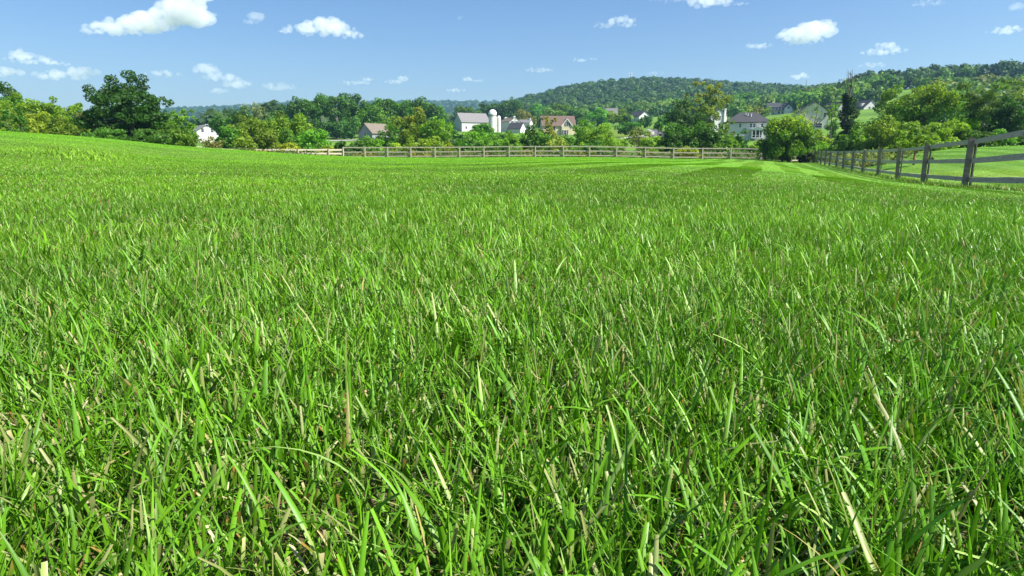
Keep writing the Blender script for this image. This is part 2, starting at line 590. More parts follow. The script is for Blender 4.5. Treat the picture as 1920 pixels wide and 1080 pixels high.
def grass_all():
    rg = np.random.default_rng(21)
    VS, QS, CS = [], [], []
    tot = 0

    def add(V, Q, C):
        nonlocal tot
        VS.append(V)
        QS.append(Q + tot)
        CS.append(C)
        tot += len(V)

    def greens(n, x, y):
        """albedo of n blades: mid green with bluish and yellowish plants"""
        p1 = snoise(x, y, 1.1, 31)
        p2 = snoise(x, y, 6.0, 32)
        k = rg.random(n)
        base = np.empty((n, 3))
        A = np.array([0.108, 0.268, 0.010])
        B = np.array([0.046, 0.165, 0.016])
        Cc = np.array([0.160, 0.335, 0.010])
        m = np.clip(0.5 + 0.28 * p1 + 0.22 * p2 + rg.normal(0, .28, n), 0, 1)[:, None]
        base[:] = B * (1 - m) + Cc * m
        base = 0.45 * base + 0.55 * (A if True else base)
        base *= (0.72 + 0.62 * k)[:, None]
        nr = np.clip((np.hypot(x, y) - .5) / 2.2, 0, 1)[:, None]
        base *= np.array([.76, .82, .80]) * (1 - nr) + nr      # darker, cooler green close by, plain base colour beyond
        base *= (1 + .16 * p2)[:, None]
        silver = rg.random(n) < 0.06 * np.clip(1.4 - np.hypot(x, y) / 5, .08, 1)                 # pale undersides turned up, and pale highlights painted as blade colour
        base[silver] = np.array([0.22, 0.36, 0.10]) * (0.7 + 0.6 * rg.random((silver.sum(), 1)))
        dry = rg.random(n) < 0.006 * np.clip(1.5 - np.hypot(x, y) / 8, 0, 1)
        base[dry] = np.array([0.30, 0.27, 0.10]) * (0.6 + 0.7 * rg.random((dry.sum(), 1)))
        return base

    def field(d0, d1, dens, ang, segs, hmul, wmul, near):
        x, y, d = sample_ring(rg, d0, d1, dens, ang)
        n = len(x)
        if near:                                     # tillers: several blades to a plant
            m = rg.random(n) < 0.72
            tx, ty = x[m], y[m]
            grp = (np.arange(len(tx)) // 7) * 7
            x[m] = tx[grp] + rg.normal(0, 0.010, len(tx))
            y[m] = ty[grp] + rg.normal(0, 0.010, len(tx))
        patch = snoise(x, y, 0.55, 41)
        big = snoise(x, y, 2.6, 42)
        keep = rg.random(n) < np.clip(0.9 + 0.26 * patch + 0.10 * big, 0.5, 1.0)
        x, y, d, patch, big = x[keep], y[keep], d[keep], patch[keep], big[keep]
        n = len(x)
        fd = np.clip((d - 3) / 20, 0, 1)
        h = (0.047 + 0.011 * patch + 0.008 * big) * (1 - .60 * np.clip((d - 2.5) / 7.5, 0, 1)) * (0.55 + 0.75 * rg.random(n)) * hmul * (1 - .24 * np.clip((d - 1.2) / 3.5, 0, 1))
        tall = rg.random(n) < 0.12 * np.clip(1.6 - d / 3, .15, 1)
        h[tall] *= 1.5
        w = (0.0022 + 0.0016 * rg.random(n) ** 1.5)
        fine = rg.random(n) < 0.30
        w[fine] *= 0.45
        wide = rg.random(n) < 0.06
        w[wide] *= 1.7
        w *= wmul(d) * (1 + .30 * np.clip((1.1 - d) / .5, 0, 1))
        side = rg.uniform(0, 2 * math.pi, n)
        ld = rg.uniform(0, 2 * math.pi, n)
        # the mower lays the sward over along the fence, up one stripe and down the next
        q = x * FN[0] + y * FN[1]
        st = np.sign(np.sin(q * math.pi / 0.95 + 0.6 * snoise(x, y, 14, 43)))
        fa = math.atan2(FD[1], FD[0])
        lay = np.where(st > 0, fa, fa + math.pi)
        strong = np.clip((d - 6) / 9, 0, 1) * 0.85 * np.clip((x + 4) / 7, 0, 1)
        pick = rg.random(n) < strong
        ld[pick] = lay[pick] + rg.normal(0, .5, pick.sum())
        lean = np.abs(rg.normal(0.26, 0.20, n)) + 0.25 * pick
        curve = np.abs(rg.normal(0.15, 0.2, n))
        bent = rg.random(n) < .12
        curve[bent] += rg.uniform(.4, .8, bent.sum())
        flop = rg.random(n) < 0.07
        lean[flop] = rg.uniform(0.8, 1.2, flop.sum())
        side = np.where(rg.random(n) < 0.6, ld + math.pi / 2, side)
        cut = rg.random(n) < 0.45
        tipw = np.where(cut, 0.55 + 0.3 * rg.random(n), 0.06)
        c = greens(n, x, y)
        c *= (1 + 0.11 * st * strong)[:, None]  # mow-stripe sheen painted in as lighter and darker tint
        yel = np.clip(fd, 0, 1)[:, None]
        c = c * (1 + yel * np.array([0.42, 0.48, 0.1]))
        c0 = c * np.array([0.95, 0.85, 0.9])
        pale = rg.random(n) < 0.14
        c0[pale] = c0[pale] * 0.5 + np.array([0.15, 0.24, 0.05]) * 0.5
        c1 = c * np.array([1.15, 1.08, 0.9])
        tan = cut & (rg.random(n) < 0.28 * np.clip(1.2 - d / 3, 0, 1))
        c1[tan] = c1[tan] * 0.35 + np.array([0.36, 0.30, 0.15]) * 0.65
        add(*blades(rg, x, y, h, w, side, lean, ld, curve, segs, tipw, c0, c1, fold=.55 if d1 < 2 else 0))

    one = lambda d: np.ones_like(d)
    # right under the camera and all round it, so that a step aside still stands in grass
    field(0.10, 1.5, lambda d: 26000 + 0 * d, R(125), 5, 1.0, one, True)
    field(1.5, 4.0, lambda d: 32000 * (1.5 / d) ** 0.8, R(82), 4, 1.0, lambda d: .9 + 0.06 * (d - 1.5), True)
    field(4.0, 12.0, lambda d: 14500 * (4.0 / d) ** 1.3, R(58), 3, 1.0, lambda d: 1.05 + 0.12 * (d - 4), False)
    field(12.0, 34.0, lambda d: 3000 * (12.0 / d) ** 1.5, R(53), 2, 0.95, lambda d: 2.0 + 0.11 * (d - 12), False)
    field(34.0, 108.0, lambda d: 560 * (34.0 / d) ** 1.2, R(51), 1, 0.9, lambda d: 4.4 + 0.09 * (d - 34), False)

    # short stubs cut by the mower, pale at the cut
    x, y, d = sample_ring(rg, 0.15, 7, lambda d: 9000 * np.minimum(1, (1.3 / d) ** 2.2), R(58))
    keep = rg.random(len(x)) < np.clip(.6 + .4 * snoise(x, y, .5, 61), .15, 1)
    x, y, d = x[keep], y[keep], d[keep]
    n = len(x)
    c = greens(n, x, y)
    h = rg.uniform(.016, .040, n)
    w = rg.uniform(.0018, .0042, n) * (1 + .08 * d)
    ld = rg.uniform(0, 6.28, n)
    ct = np.where(rg.random((n, 1)) < .55, [[.46, .38, .20]], [[.30, .34, .12]]) * rg.uniform(.7, 1.25, (n, 1))
    ct = np.where(rg.random((n, 1)) < .2, [[.34, .17, .05]], ct)
    V, Q, C = blades(rg, x, y, h, w, ld + rg.normal(1.57, .5, n), np.abs(rg.normal(.2, .2, n)), ld, rg.normal(.1, .15, n), 3, rg.uniform(.75, 1, n), c * .8, c)
    C = C.reshape(n, 4, 2, 3)
    C[:, 3] = ct[:, None, :]
    C[:, 2] = C[:, 2] * .75 + ct[:, None, :] * .25
    add(V, Q, C.reshape(-1, 3))

    # taller broad blades that stand out of the sward
    x, y, d = sample_ring(rg, 0.25, 9, lambda d: 760 * np.minimum(1, (1.2 / d) ** 1.3), R(52))
    n = len(x)
    side = rg.uniform(0, 6.28, n)
    ld = rg.uniform(0, 6.28, n)
    h = rg.uniform(0.055, 0.095, n) * (1 - .62 * np.clip((d - 1.8) / 5, 0, 1))
    w = rg.uniform(0.0028, 0.0066, n) * (1 + 0.10 * d)
    c = greens(n, x, y) * np.array([1.0, 1.02, 1.0])
    add(*blades(rg, x, y, h, w, np.where(rg.random(n) < .7, ld + 1.57, side), np.abs(rg.normal(.35, .25, n)), ld, np.abs(rg.normal(.35, .3, n)), 7,
                np.where(rg.random(n) < .4, .6, .05), c * .9, c * np.array([1.2, 1.1, .9]), fold=.5))
    # uncut grass standing along the foot of the right-hand fence
    RP = np.array([at(a, 300, b) for a, b in zip(RF_X, D_R)])
    RP = np.concatenate([[RP[0] * 2 - RP[1]], RP])
    n = 9000
    q = rg.uniform(0, 9, n) ** 1.0
    i = q.astype(int)
    f = (q - i)[:, None]
    P = RP[i] * (1 - f) + RP[i + 1] * f
    o_ = rg.normal(.05, .22, n)
    x, y = P[:, 0] + FN[0] * o_, P[:, 1] + FN[1] * o_
    c = greens(n, x, y)
    yl = rg.random(n) < .35
    c[yl] = np.array([.26, .27, .05]) * rg.uniform(.7, 1.2, (yl.sum(), 1))
    ld = rg.uniform(0, 6.28, n)
    add(*blades(rg, x, y, rg.uniform(.06, .20, n) * rg.uniform(.6, 1, n), rg.uniform(.006, .014, n), ld + 1.57, rg.uniform(.1, .6, n), ld, rg.uniform(0, .6, n), 3, np.full(n, .1), c * .9, c * 1.1))
    # coarse pale-green tufts standing out on the left slope
    n = 520
    px, D = rg.normal(165, 62, n), rg.uniform(9.5, 15, n)
    cl = rg.random(n) < .7
    px[cl] = px[(np.arange(n) // 6 * 6)[cl]] + rg.normal(0, 5, cl.sum())
    D[cl] = D[(np.arange(n) // 6 * 6)[cl]] + rg.normal(0, .12, cl.sum())
    x, y = (px - 960) / F * D, D
    ld = rg.uniform(0, 6.28, n)
    c = np.array([[.19, .36, .02]]) * rg.uniform(.7, 1.3, (n, 1))
    add(*blades(rg, x, y, rg.uniform(.06, .115, n), rg.uniform(.008, .016, n), ld + 1.57, rg.uniform(.2, .7, n), ld, rg.uniform(.1, .7, n), 5, np.full(n, .1), c * .9, c * 1.1))
    V = np.concatenate(VS)
    Q = np.concatenate(QS)
    C = np.concatenate(CS)
    me = np_mesh('grass', V, Q, C, smooth=True)
    o = link('grass', me, leafy('grass_blade', transl=0.26, rough=0.42, spec=0.29, use_obj=False))
    tag(o, 'green lawn grass covering the whole field up to the fences', 'grass', kind='stuff')
    print('grass verts', len(V), 'faces', len(Q))

    # dead straw, clippings and thatch lying low between the blades
    VS.clear(), QS.clear(), CS.clear()
    tot = 0
    x, y, d = sample_ring(rg, 0.12, 10, lambda d: 3600 * np.minimum(1, (1.2 / d) ** 1.5), R(56))
    keep = rg.random(len(x)) < np.clip(0.55 + 0.45 * snoise(x, y, 0.7, 51), 0.1, 1)
    x, y, d = x[keep], y[keep], d[keep]
    n = len(x)
    h = rg.uniform(0.006, 0.028, n)
    w = rg.uniform(0.0008, 0.0030, n) * (1 + 0.12 * d)
    ld = rg.uniform(0, 6.28, n)
    k = rg.random((n, 1))
    c = np.where(k < .5, [[0.38, 0.31, 0.15]], np.where(k < .8, [[0.44, 0.40, 0.25]], [[0.22, 0.12, 0.045]])) * rg.uniform(.6, 1.2, (n, 1))
    add(*blades(rg, x, y, h, w, ld + rg.normal(1.57, .4, n), rg.uniform(.5, 1.25, n), ld, rg.normal(0, .3, n), 2, rg.uniform(.5, 1, n), c * .8, c, zoff=rg.uniform(0, 0.018, n)))
    me = np_mesh('dry_straw', np.concatenate(VS), np.concatenate(QS), np.concatenate(CS), smooth=True)
    o = link('dry_straw', me, leafy('straw', transl=0.2, rough=0.7, spec=0.2, use_obj=False, tgain=(1, .9, .7)))
    tag(o, 'tan straw and dry clippings lying low among the blades', 'straw', kind='stuff')


grass_all()

# ------------------------------------------------------------------ fences
def wood(name, c1, c2, c3):
    m, nt, out = new_mat(name)
    L = nt.links
    tc = N(nt, 'ShaderNodeTexCoord')
    mp = N(nt, 'ShaderNodeMapping')
    mp.inputs['Scale'].default_value = (1.2, 1.2, 9.0)
    L.new(tc.outputs['Object'], mp.inputs[0])
    no = N(nt, 'ShaderNodeTexNoise', Scale=3.0, Detail=10, Roughness=0.7, Distortion=0.6)
    L.new(mp.outputs[0], no.inputs['Vector'])
    cr = N(nt, 'ShaderNodeValToRGB')
    e = cr.color_ramp.elements
    e[0].position, e[0].color = 0.25, (*c1, 1)
    e[1].position, e[1].color = 0.75, (*c3, 1)
    x = e.new(0.5)
    x.color = (*c2, 1)
    L.new(no.outputs[0], cr.inputs[0])
    kn = N(nt, 'ShaderNodeTexVoronoi', Scale=2.3)
    L.new(tc.outputs['Object'], kn.inputs['Vector'])
    kr = N(nt, 'ShaderNodeMapRange')
    kr.inputs[1].default_value, kr.inputs[2].default_value = 0.05, 0.14
    kr.inputs[3].default_value, kr.inputs[4].default_value = 0.35, 1.0
    L.new(kn.outputs['Distance'], kr.inputs[0])
    mx = N(nt, 'ShaderNodeMix', data_type='RGBA', blend_type='MULTIPLY')
    mx.inputs[0].default_value = 1
    L.new(cr.outputs[0], mx.inputs[6])
    L.new(kr.outputs[0], mx.inputs[7])
    p = N(nt, 'ShaderNodeBsdfPrincipled', Roughness=0.8)
    p.inputs['Specular IOR Level'].default_value = 0.2
    L.new(mx.outputs[2], p.inputs['Base Color'])
    b = N(nt, 'ShaderNodeBump', Strength=0.5, Distance=0.01)
    L.new(no.outputs[0], b.inputs['Height'])
    L.new(b.outputs[0], p.inputs['Normal'])
    L.new(p.outputs[0], out.inputs[0])
    return m


GREY_WOOD = wood('weathered_grey_wood', (0.24, 0.215, 0.165), (0.42, 0.39, 0.315), (0.57, 0.53, 0.44))
DARK_POST = wood('weathered_dark_post', (0.085, 0.078, 0.062), (0.19, 0.172, 0.135), (0.33, 0.305, 0.25))
FAR_WOOD = wood('weathered_tan_wood', (0.22, 0.19, 0.13), (0.36, 0.32, 0.24), (0.48, 0.44, 0.34))
PALE_WOOD = wood('pale_rail_wood', (0.50, 0.42, 0.29), (0.60, 0.52, 0.38), (0.68, 0.60, 0.46))  # paler tone for the rails of the two-rail section


def fence(name, label, posts, tops, rails, front, mats, post_w=0.13, board=0.14, thick=0.045, batten=True, spare=()):
    """posts: list of base points, tops: their heights, rails: heights of the boards as a share of the post, front: unit vector out of the
    side where the posts stand proud"""
    rnd = random.Random(len(posts))
    root = empty(name, posts[0])
    tag(root, label, 'fence')
    o = np.array(posts[0])
    fr = np.array([front[0], front[1], 0.0])
    for i, (p, h) in enumerate(zip(posts, tops)):
        m = MB()
        q = np.array(p) - o
        tilt = np.array([rnd.uniform(-.035, .035), rnd.uniform(-.035, .035), 0])
        a, b = q + fr * 0.0 - np.array([0, 0, .3]), q + tilt + np.array([0, 0, h])
        # square post, slightly hewn, with a sloped top
        ang = math.atan2(fr[1], fr[0])
        n = len(m.v)
        for f in (0, .35, .7, 1):
            c = a + (b - a) * f
            for k in range(4):
                t = ang + math.pi / 4 + k * math.pi / 2
                r = post_w / 2 * 1.414 * rnd.uniform(.96, 1.04)
                m.v.append(tuple(c + np.array([math.cos(t) * r, math.sin(t) * r, (0.02 if f == 1 and k in (0, 3) else 0)])))
        for s in range(3):
            for k in range(4):
                m.f.append((n + s * 4 + k, n + s * 4 + (k + 1) % 4, n + s * 4 + 4 + (k + 1) % 4, n + s * 4 + 4 + k))
        m.f.append((n + 3, n + 2, n + 1, n))
        m.f.append((n + 12, n + 13, n + 14, n + 15))
        m.build('post', mats[0], root)
        if batten:
            m = MB()
            back = q - fr * (post_w / 2 + thick + 0.022)
            m.box(tuple(back + tilt * .5 + np.array([0, 0, h / 2 - .01])), (0.14, 0.03, h - .04), rz=ang + math.pi / 2)
            m.build('batten', mats[0], root)
    for i in range(len(posts) - 1):
        for k, f in enumerate(rails):
            if spare and (i, k) in spare:
                continue
            m = MB()
            off = -fr * (post_w / 2 + thick / 2 + 0.003)
            a = np.array(posts[i]) - o + off + np.array([0, 0, tops[i] * f + rnd.uniform(-.014, .014)])
            b = np.array(posts[i + 1]) - o + off + np.array([0, 0, tops[i + 1] * f + rnd.uniform(-.014, .014)])
            d = (b - a) / np.linalg.norm(b - a)
            m.bar(a + d * .004, b - d * .004, thick, board * rnd.uniform(.93, 1.07), 8, .004, rnd)
            m.build('rail', mats[1], root)
    return root


def base_at(px, py, D):
    p = at(px, py, D)
    return np.array([p[0], p[1], gz1(p[0], p[1])])


# right-hand fence, continued to the right out of the picture
posts = [base_at(x_, 300, d_) for x_, d_ in zip(RF_X, D_R)]
dirn = (posts[0] - posts[1])
for k in (1, 2):
    q = posts[0] + dirn if k == 1 else posts[0] + dirn
    q[2] = gz1(q[0], q[1])
    posts.insert(0, q)
    dirn = posts[0] - posts[1]
tops = [1.32] * len(posts)
fence('board_fence', 'grey weathered three-board fence running away along the right side of the lawn', posts, tops, (0.93, 0.55, 0.18), (-FN[0], -FN[1]), (DARK_POST, GREY_WOOD), 0.125, 0.128, 0.04)
RFENCE = posts

FX = [644, 685, 727, 771, 816, 862, 908, 955, 1004, 1056.5, 1105, 1156, 1210, 1263, 1317, 1370, 1426, 1484, 1519]
FD_ = [FARD] * 16 + [FARD - .3, FARD - 1.0, D_R[-1] + 1.2]
posts = [base_at(x_, 296, d_) for x_, d_ in zip(FX, FD_)]
fence('board_fence', 'tan weathered three-board fence across the far end of the lawn', posts, [1.30] * len(posts), (0.95, 0.55, 0.15), (0, -1), (FAR_WOOD, FAR_WOOD), 0.14, 0.125, 0.045, batten=False)
LX = [(643, FARD - .35), (616, 78.2), (559, 77.5), (496, 77), (425, 76.5), (340, 76)]
posts = [base_at(x_, 290, d_) for x_, d_ in LX]
tp = []
for (x_, d_), p in zip(LX, posts):
    tp.append(max(0.75, at(x_, 279.8, d_)[2] - p[2]))
fence('rail_fence', 'pale two-rail fence section half hidden by the rise, left of the far fence', posts, tp, (0.93, 0.50), (-0.5, -0.87), (FAR_WOOD, PALE_WOOD), 0.14, 0.19, 0.045, batten=False)
# ------------------------------------------------------------------ trees and shrubs
LEAF = leafy('tree_leaf', transl=0.44, rough=0.55, spec=0.25)
BARK = surf('bark', (0.05, 0.042, 0.032), (0.15, 0.13, 0.105), scale=7, rough=0.95, stretch=(1, 1, .25), bump=.6)
PALE_BARK = surf('pale_bark', (0.16, 0.14, 0.12), (0.34, 0.31, 0.27), scale=5, rough=0.95, stretch=(1, 1, .25), bump=.5)
RED_BARK = surf('reddish_bark', (0.16, 0.075, 0.035), (0.34, 0.19, 0.10), scale=5, rough=0.95, stretch=(1, 1, .3), bump=.5)


def leaves(rg, cen, rad, n, size, hue=0.12, out=0.75, flat=1.0, fill=0.3):
    """n leaf faces spread over the outer part of many small clumps"""
    wt = rad.mean(1) ** 2
    k = rg.choice(len(cen), n, p=wt / wt.sum())
    d = rg.normal(size=(n, 3))
    d /= np.linalg.norm(d, axis=1)[:, None]
    rr = 1 - fill * rg.random((n, 1)) ** 1.5 + rg.normal(0, .07, (n, 1))
    P = cen[k] + d * rad[k] * rr
    nrm = d * out + rg.normal(0, .55, (n, 3)) + np.array([0, 0, 0.25])
    nrm /= np.linalg.norm(nrm, axis=1)[:, None]
    a = np.cross(nrm, rg.normal(size=(n, 3)))
    a /= np.linalg.norm(a, axis=1)[:, None] + 1e-9
    b = np.cross(nrm, a)
    s = size * rg.uniform(.6, 1.35, (n, 1))
    asp = rg.uniform(.45, .85, (n, 1))
    droop = nrm * s * rg.uniform(-.25, .1, (n, 1))
    V = np.stack([P - a * s * .6, P + b * s * asp * .5, P + a * s * .6 + droop, P - b * s * asp * .5], 1)
    lobe = rg.normal(1.0, .16, (len(cen), 1))
    tone = lobe[k] * rg.uniform(.72, 1.32, (n, 1))
    C = np.ones((n, 3)) * tone
    h = rg.normal(0, hue, (n, 1))
    C *= np.concatenate([1 + h, 1 + h * .35, 1 - h * .5], 1)
    C = np.repeat(np.clip(C, .1, 3)[:, None, :], 4, 1)
    return V.reshape(-1, 3), C.reshape(-1, 3)


def quads(nv):
    return np.arange(nv).reshape(-1, 4)


def clumps(rg, W, H, cb, n, lr, shape):
    """centres and radii of the leaf clumps of a crown of width W and height H whose foliage starts at cb*H"""
    z0, z1 = cb * H, H
    d = rg.normal(size=(n * 3, 3))
    d /= np.linalg.norm(d, axis=1)[:, None]
    r = rg.random((n * 3, 1)) ** .45
    p = d * r
    if shape == 'dome':
        p[:, 2] = np.abs(p[:, 2]) * 1.6 - .75
    if shape == 'cone':
        p[:, 2] = rg.uniform(-1, 1, len(p))
        f = (1 - (p[:, 2] + 1) / 2) ** .8 + .05
        ang = rg.uniform(0, 6.28, len(p))
        q = f * rg.random(len(p)) ** .4
        p[:, 0], p[:, 1] = np.cos(ang) * q, np.sin(ang) * q
    if shape == 'umbrella':
        rho = np.hypot(p[:, 0], p[:, 1])
        p[:, 2] = (1 - rho ** 2) * rg.uniform(.2, 1, len(p)) * 2 - 1
    if shape == 'vase':
        f = .55 + .45 * (p[:, 2] + 1) / 2
        p[:, 0] *= f
        p[:, 1] *= f
    p = p[:n]
    lrr = lr * rg.uniform(.65, 1.3, (n, 1))
    rad = np.concatenate([lrr * W / 2, lrr * W / 2, lrr * min((z1 - z0) / 2 * 1.1, W / 2 * 1.0)], 1)
    sx = W / 2 * (1 - lr * .8)
    szz = (z1 - z0) / 2 * (1 - min(.8, lr * .8 * (min((z1 - z0) / 2, W / 2) / ((z1 - z0) / 2))))
    cen = np.stack([p[:, 0] * sx, p[:, 1] * sx, (z0 + z1) / 2 + p[:, 2] * szz], 1)
    # uneven outline
    cen += rg.normal(0, .05 * W / 2, cen.shape) * np.array([1, 1, .6])
    ext = np.quantile(np.abs(cen[:, :2]) + rad[:, :2] * .95, .97, axis=0)
    f = (W / 2) / ext
    cen[:, :2] *= f
    rad[:, :2] *= .35 + .65 * f
    cen[:, 2] += H - (cen[:, 2] + rad[:, 2]).max()
    zmin = (cen[:, 2] - rad[:, 2] * .9).min()
    cen[:, 2] = H - (H - cen[:, 2]) * (H - z0) / max(.3 * H, H - zmin)
    return cen, rad


TREE_N = 0


def tree(kind, px, ytop, wpx, D, rgb, label, name=None, cat='tree', cover=1.0, cb=None, group=None, n=None, lr=None, trunk=None, bark=None,
         leaf=None, parts=None, dx=0.0, hue=0.08, shape=None, topc=None, ntr=1, limbs=7, trunk_r=None, lean=0.0):
    global TREE_N
    TREE_N += 1
    rg = np.random.default_rng(1000 + TREE_N)
    g = onground(px, D)
    top = at(px, ytop, D)[2]
    W = wpx / F * D * 1.14
    H = max(top - g[2], 0.6)
    K = {'round': (.16, 26, .30, None), 'dense': (.10, 34, .27, None), 'bush': (0.0, 20, .33, 'dome'), 'mound': (0.0, 16, .36, 'dome'),
         'tall': (.22, 26, .34, None), 'airy': (.22, 30, .20, 'vase'), 'cone': (.03, 30, .26, 'cone'), 'umbrella': (.35, 30, .24, 'umbrella'),
         'bank': (0.0, 30, .25, 'dome')}[kind]
    cb = K[0] if cb is None else cb
    fine = 1.0 if D > 135 or kind in ('cone',) else 1.9
    n = int(K[1] * fine) if n is None else n
    lr = (K[2] if fine == 1 else K[2] * .70) if lr is None else lr
    shape = shape or K[3]
    nm = name or {'bush': 'bush', 'mound': 'shrub', 'bank': 'bush', 'cone': 'conifer'}.get(kind, 'tree')
    root = empty(nm, g)
    tag(root, label, cat, group)
    if parts is not None:
        cs, rs = [], []
        for (fx, fz, fw, fh, m) in parts:            # lobes of the crown, as shares of its width and height
            c, r = clumps(rg, fw * W, fh * H, 0.0, m, lr, None)
            c[:, 0] += fx * W
            c[:, 1] += rg.normal(0, .1 * W)
            c[:, 2] += fz * H
            cs.append(c)
            rs.append(r)
        cen, rad = np.concatenate(cs), np.concatenate(rs)
    else:
        cen, rad = clumps(rg, W, H, cb, n, lr, shape)
        fx = rg.uniform(.85, 1.15)
    s = leaf or float(np.clip(1.9 * D / 640, .13, 1.6)) * (1.0 if kind != 'airy' else .85)
    area = (4 * math.pi * (rad.mean(1) ** 2)).sum() * .6
    cnt = int(np.clip(cover * 1.25 * area / (s * s * .45), 250, 26000))
    V, C = leaves(rg, cen, rad, cnt, s, hue, fill=.38 if kind != 'airy' else .8)
    V[:, 2] = np.maximum(V[:, 2], 0.02 - (.5 if D > 120 else 0))
    if topc is not None:                             # turned leaves in the crown top; on the dome-shaped tree partly painted sunlight
        zz = V.reshape(-1, 4, 3)[:, 0, 2] / H
        p_ = np.clip((zz - .55) / .42, 0, 1) * .8 + .04
        t_ = rg.random(len(zz)) < p_
        C4 = C.reshape(-1, 4, 3)
        C4[t_] *= np.array(topc) / np.array(rgb)
        C = C4.reshape(-1, 3)
    o = link('crown' if nm in ('tree', 'conifer') else 'foliage', np_mesh('crown', V, quads(len(V)), C), LEAF, root)
    o.color = (rgb[0] * 1.85, rgb[1] * 2.0, rgb[2] * 1.0, 1)
    # trunk and limbs
    m = MB()
    r0 = trunk_r or max(.035, .020 * H + .008 * W)
    if kind in ('bush', 'mound', 'bank'):
        for i in range(4):
            k = rg.integers(len(cen))
            b = np.array([rg.normal(0, .1 * W), rg.normal(0, .1 * W), -.2])
            e = cen[k]
            m.tube([b, b * .4 + e * .6 + np.array([0, 0, -.1 * H]), e], [r0 * .6, r0 * .42, r0 * .12], 5)
        m.build('stem', bark or BARK, root)
    else:
        th = (trunk if trunk else max(cb, .12) + .35) * H
        for t in range(ntr):
            bx = (t - (ntr - 1) / 2) * .12 * W
            top_ = np.array([lean * W + rg.normal(0, .03 * W) + bx * 1.6, rg.normal(0, .03 * W), th])
            pts = [np.array([bx, 0, -.3]), np.array([bx, 0, .0]), np.array([bx + rg.normal(0, .015 * W), rg.normal(0, .015 * W), th * .5]) + np.array([lean * W * .5, 0, 0]), top_]
            m.tube(pts, [r0 * 1.35, r0 * 1.1, r0 * .8, r0 * .4], 8)
            if D < 260:
                for k in rg.choice(len(cen), min(limbs, len(cen)), replace=False):
                    f = rg.uniform(.45, .95)
                    b = pts[2] + (top_ - pts[2]) * f if f > .5 else pts[1] + (pts[2] - pts[1]) * (.4 + f)
                    e = cen[k]
                    mid = b * .45 + e * .55 + np.array([0, 0, -.06 * H])
                    m.tube([b, mid, e], [r0 * .42, r0 * .28, r0 * .08], 5)
        m.build('trunk', bark or BARK, root)
    return root


DK = (0.03, 0.066, 0.014)     # dark green
DG = (0.042, 0.098, 0.016)
MG = (0.065, 0.145, 0.02)     # mid green
LG = (0.1, 0.19, 0.022)     # light green
YG = (0.094, 0.145, 0.014)     # yellow green
YW = (0.14, 0.15, 0.012)     # yellow
OL = (0.125, 0.15, 0.02)     # olive
BR = (0.14, 0.105, 0.03)     # brownish
T = tree
# --- left, beyond the rise
T('dense', -6, 146, 92, 100, DK, 'dark tree cut off by the left edge of the picture, above the yellow-green thicket')
T('dense', 42, 172, 40, 98, DG, 'small dark tree just right of the dark tree at the left picture edge')
T('bank', 62, 171, 110, 88, YG, 'tallest yellow-green bush of the thicket at the far left', group='bushes of the left thicket')
T('bank', 118, 180, 80, 90, (.085, .135, .014), 'yellow-green bush in the middle of the left thicket, right of the tallest one', group='bushes of the left thicket')
T('bank', 152, 190, 56, 92, (.09, .14, .014), 'yellow-green bush at the right end of the left thicket, against the big dark tree', group='bushes of the left thicket')
T('bank', 14, 194, 90, 80, (.085, .125, .016), 'olive-yellow bush low at the left picture edge, in front of the thicket', group='bushes of the left thicket')
T('bank', 85, 208, 90, 78, OL, 'low olive bush in front of the thicket, right of the two small conifers', group='bushes of the left thicket')
T('bank', 130, 214, 60, 76, (.08, .115, .016), 'low olive-green bush in front of the thicket, beside the brownish shrub', group='bushes of the left thicket')
T('cone', 46, 200, 24, 66, DG, 'slim dark conifer, the taller of the two on the left slope', cat='conifer', group='small conifers')
T('cone', 22, 206, 20, 66, (.035, .09, .02), 'slim dark conifer, the shorter of the two, nearer the left picture edge', cat='conifer', group='small conifers')
T('bush', 30, 238, 24, 64, DG, 'small dark green bush at the feet of the two slim conifers', cat='bush')
T('mound', 166, 208, 30, 72, (.10, .095, .05), 'brownish fading shrub at the left foot of the big dark tree', cat='shrub', cover=.8)
T('dense', 250, 127, 172, 70, (.021, .052, .013), 'big dark spreading tree standing alone beyond the left rise', lr=.2, cover=1.15, leaf=.24,
  parts=[(-.10, .44, .52, .56, 26), (-.02, .36, .50, .46, 18), (.30, .27, .38, .45, 18), (-.24, .05, .54, .48, 20), (.05, .02, .62, .48, 22), (.28, .04, .46, .42, 16), (-.40, .22, .26, .26, 7), (.12, .26, .46, .44, 16), (-.18, .22, .4, .4, 12)], trunk=.5, trunk_r=.3)
T('bush', 205, 238, 66, 66, DG, 'dark green bush under the left side of the big dark tree', cat='bush')
T('bush', 285, 240, 80, 62, (.04, .085, .02), 'dark green bush under the right side of the big dark tree', cat='bush')
T('bush', 326, 226, 54, 64, (.055, .10, .02), 'green bush right of the big dark tree, below its right lobe', cat='bush')
T('bush', 348, 240, 44, 60, (.07, .115, .02), 'mid-green bush left of the brown dry shrub, before the white-gabled house', cat='bush')
T('airy', 347, 203, 44, 78, (.085, .15, .03), 'light green slender tree between the big dark tree and the white-gabled house', cover=1.2)
T('mound', 396, 254, 40, 60, (.11, .095, .055), 'brown dry shrub in front of the white-gabled house at left', cat='shrub', cover=.35)
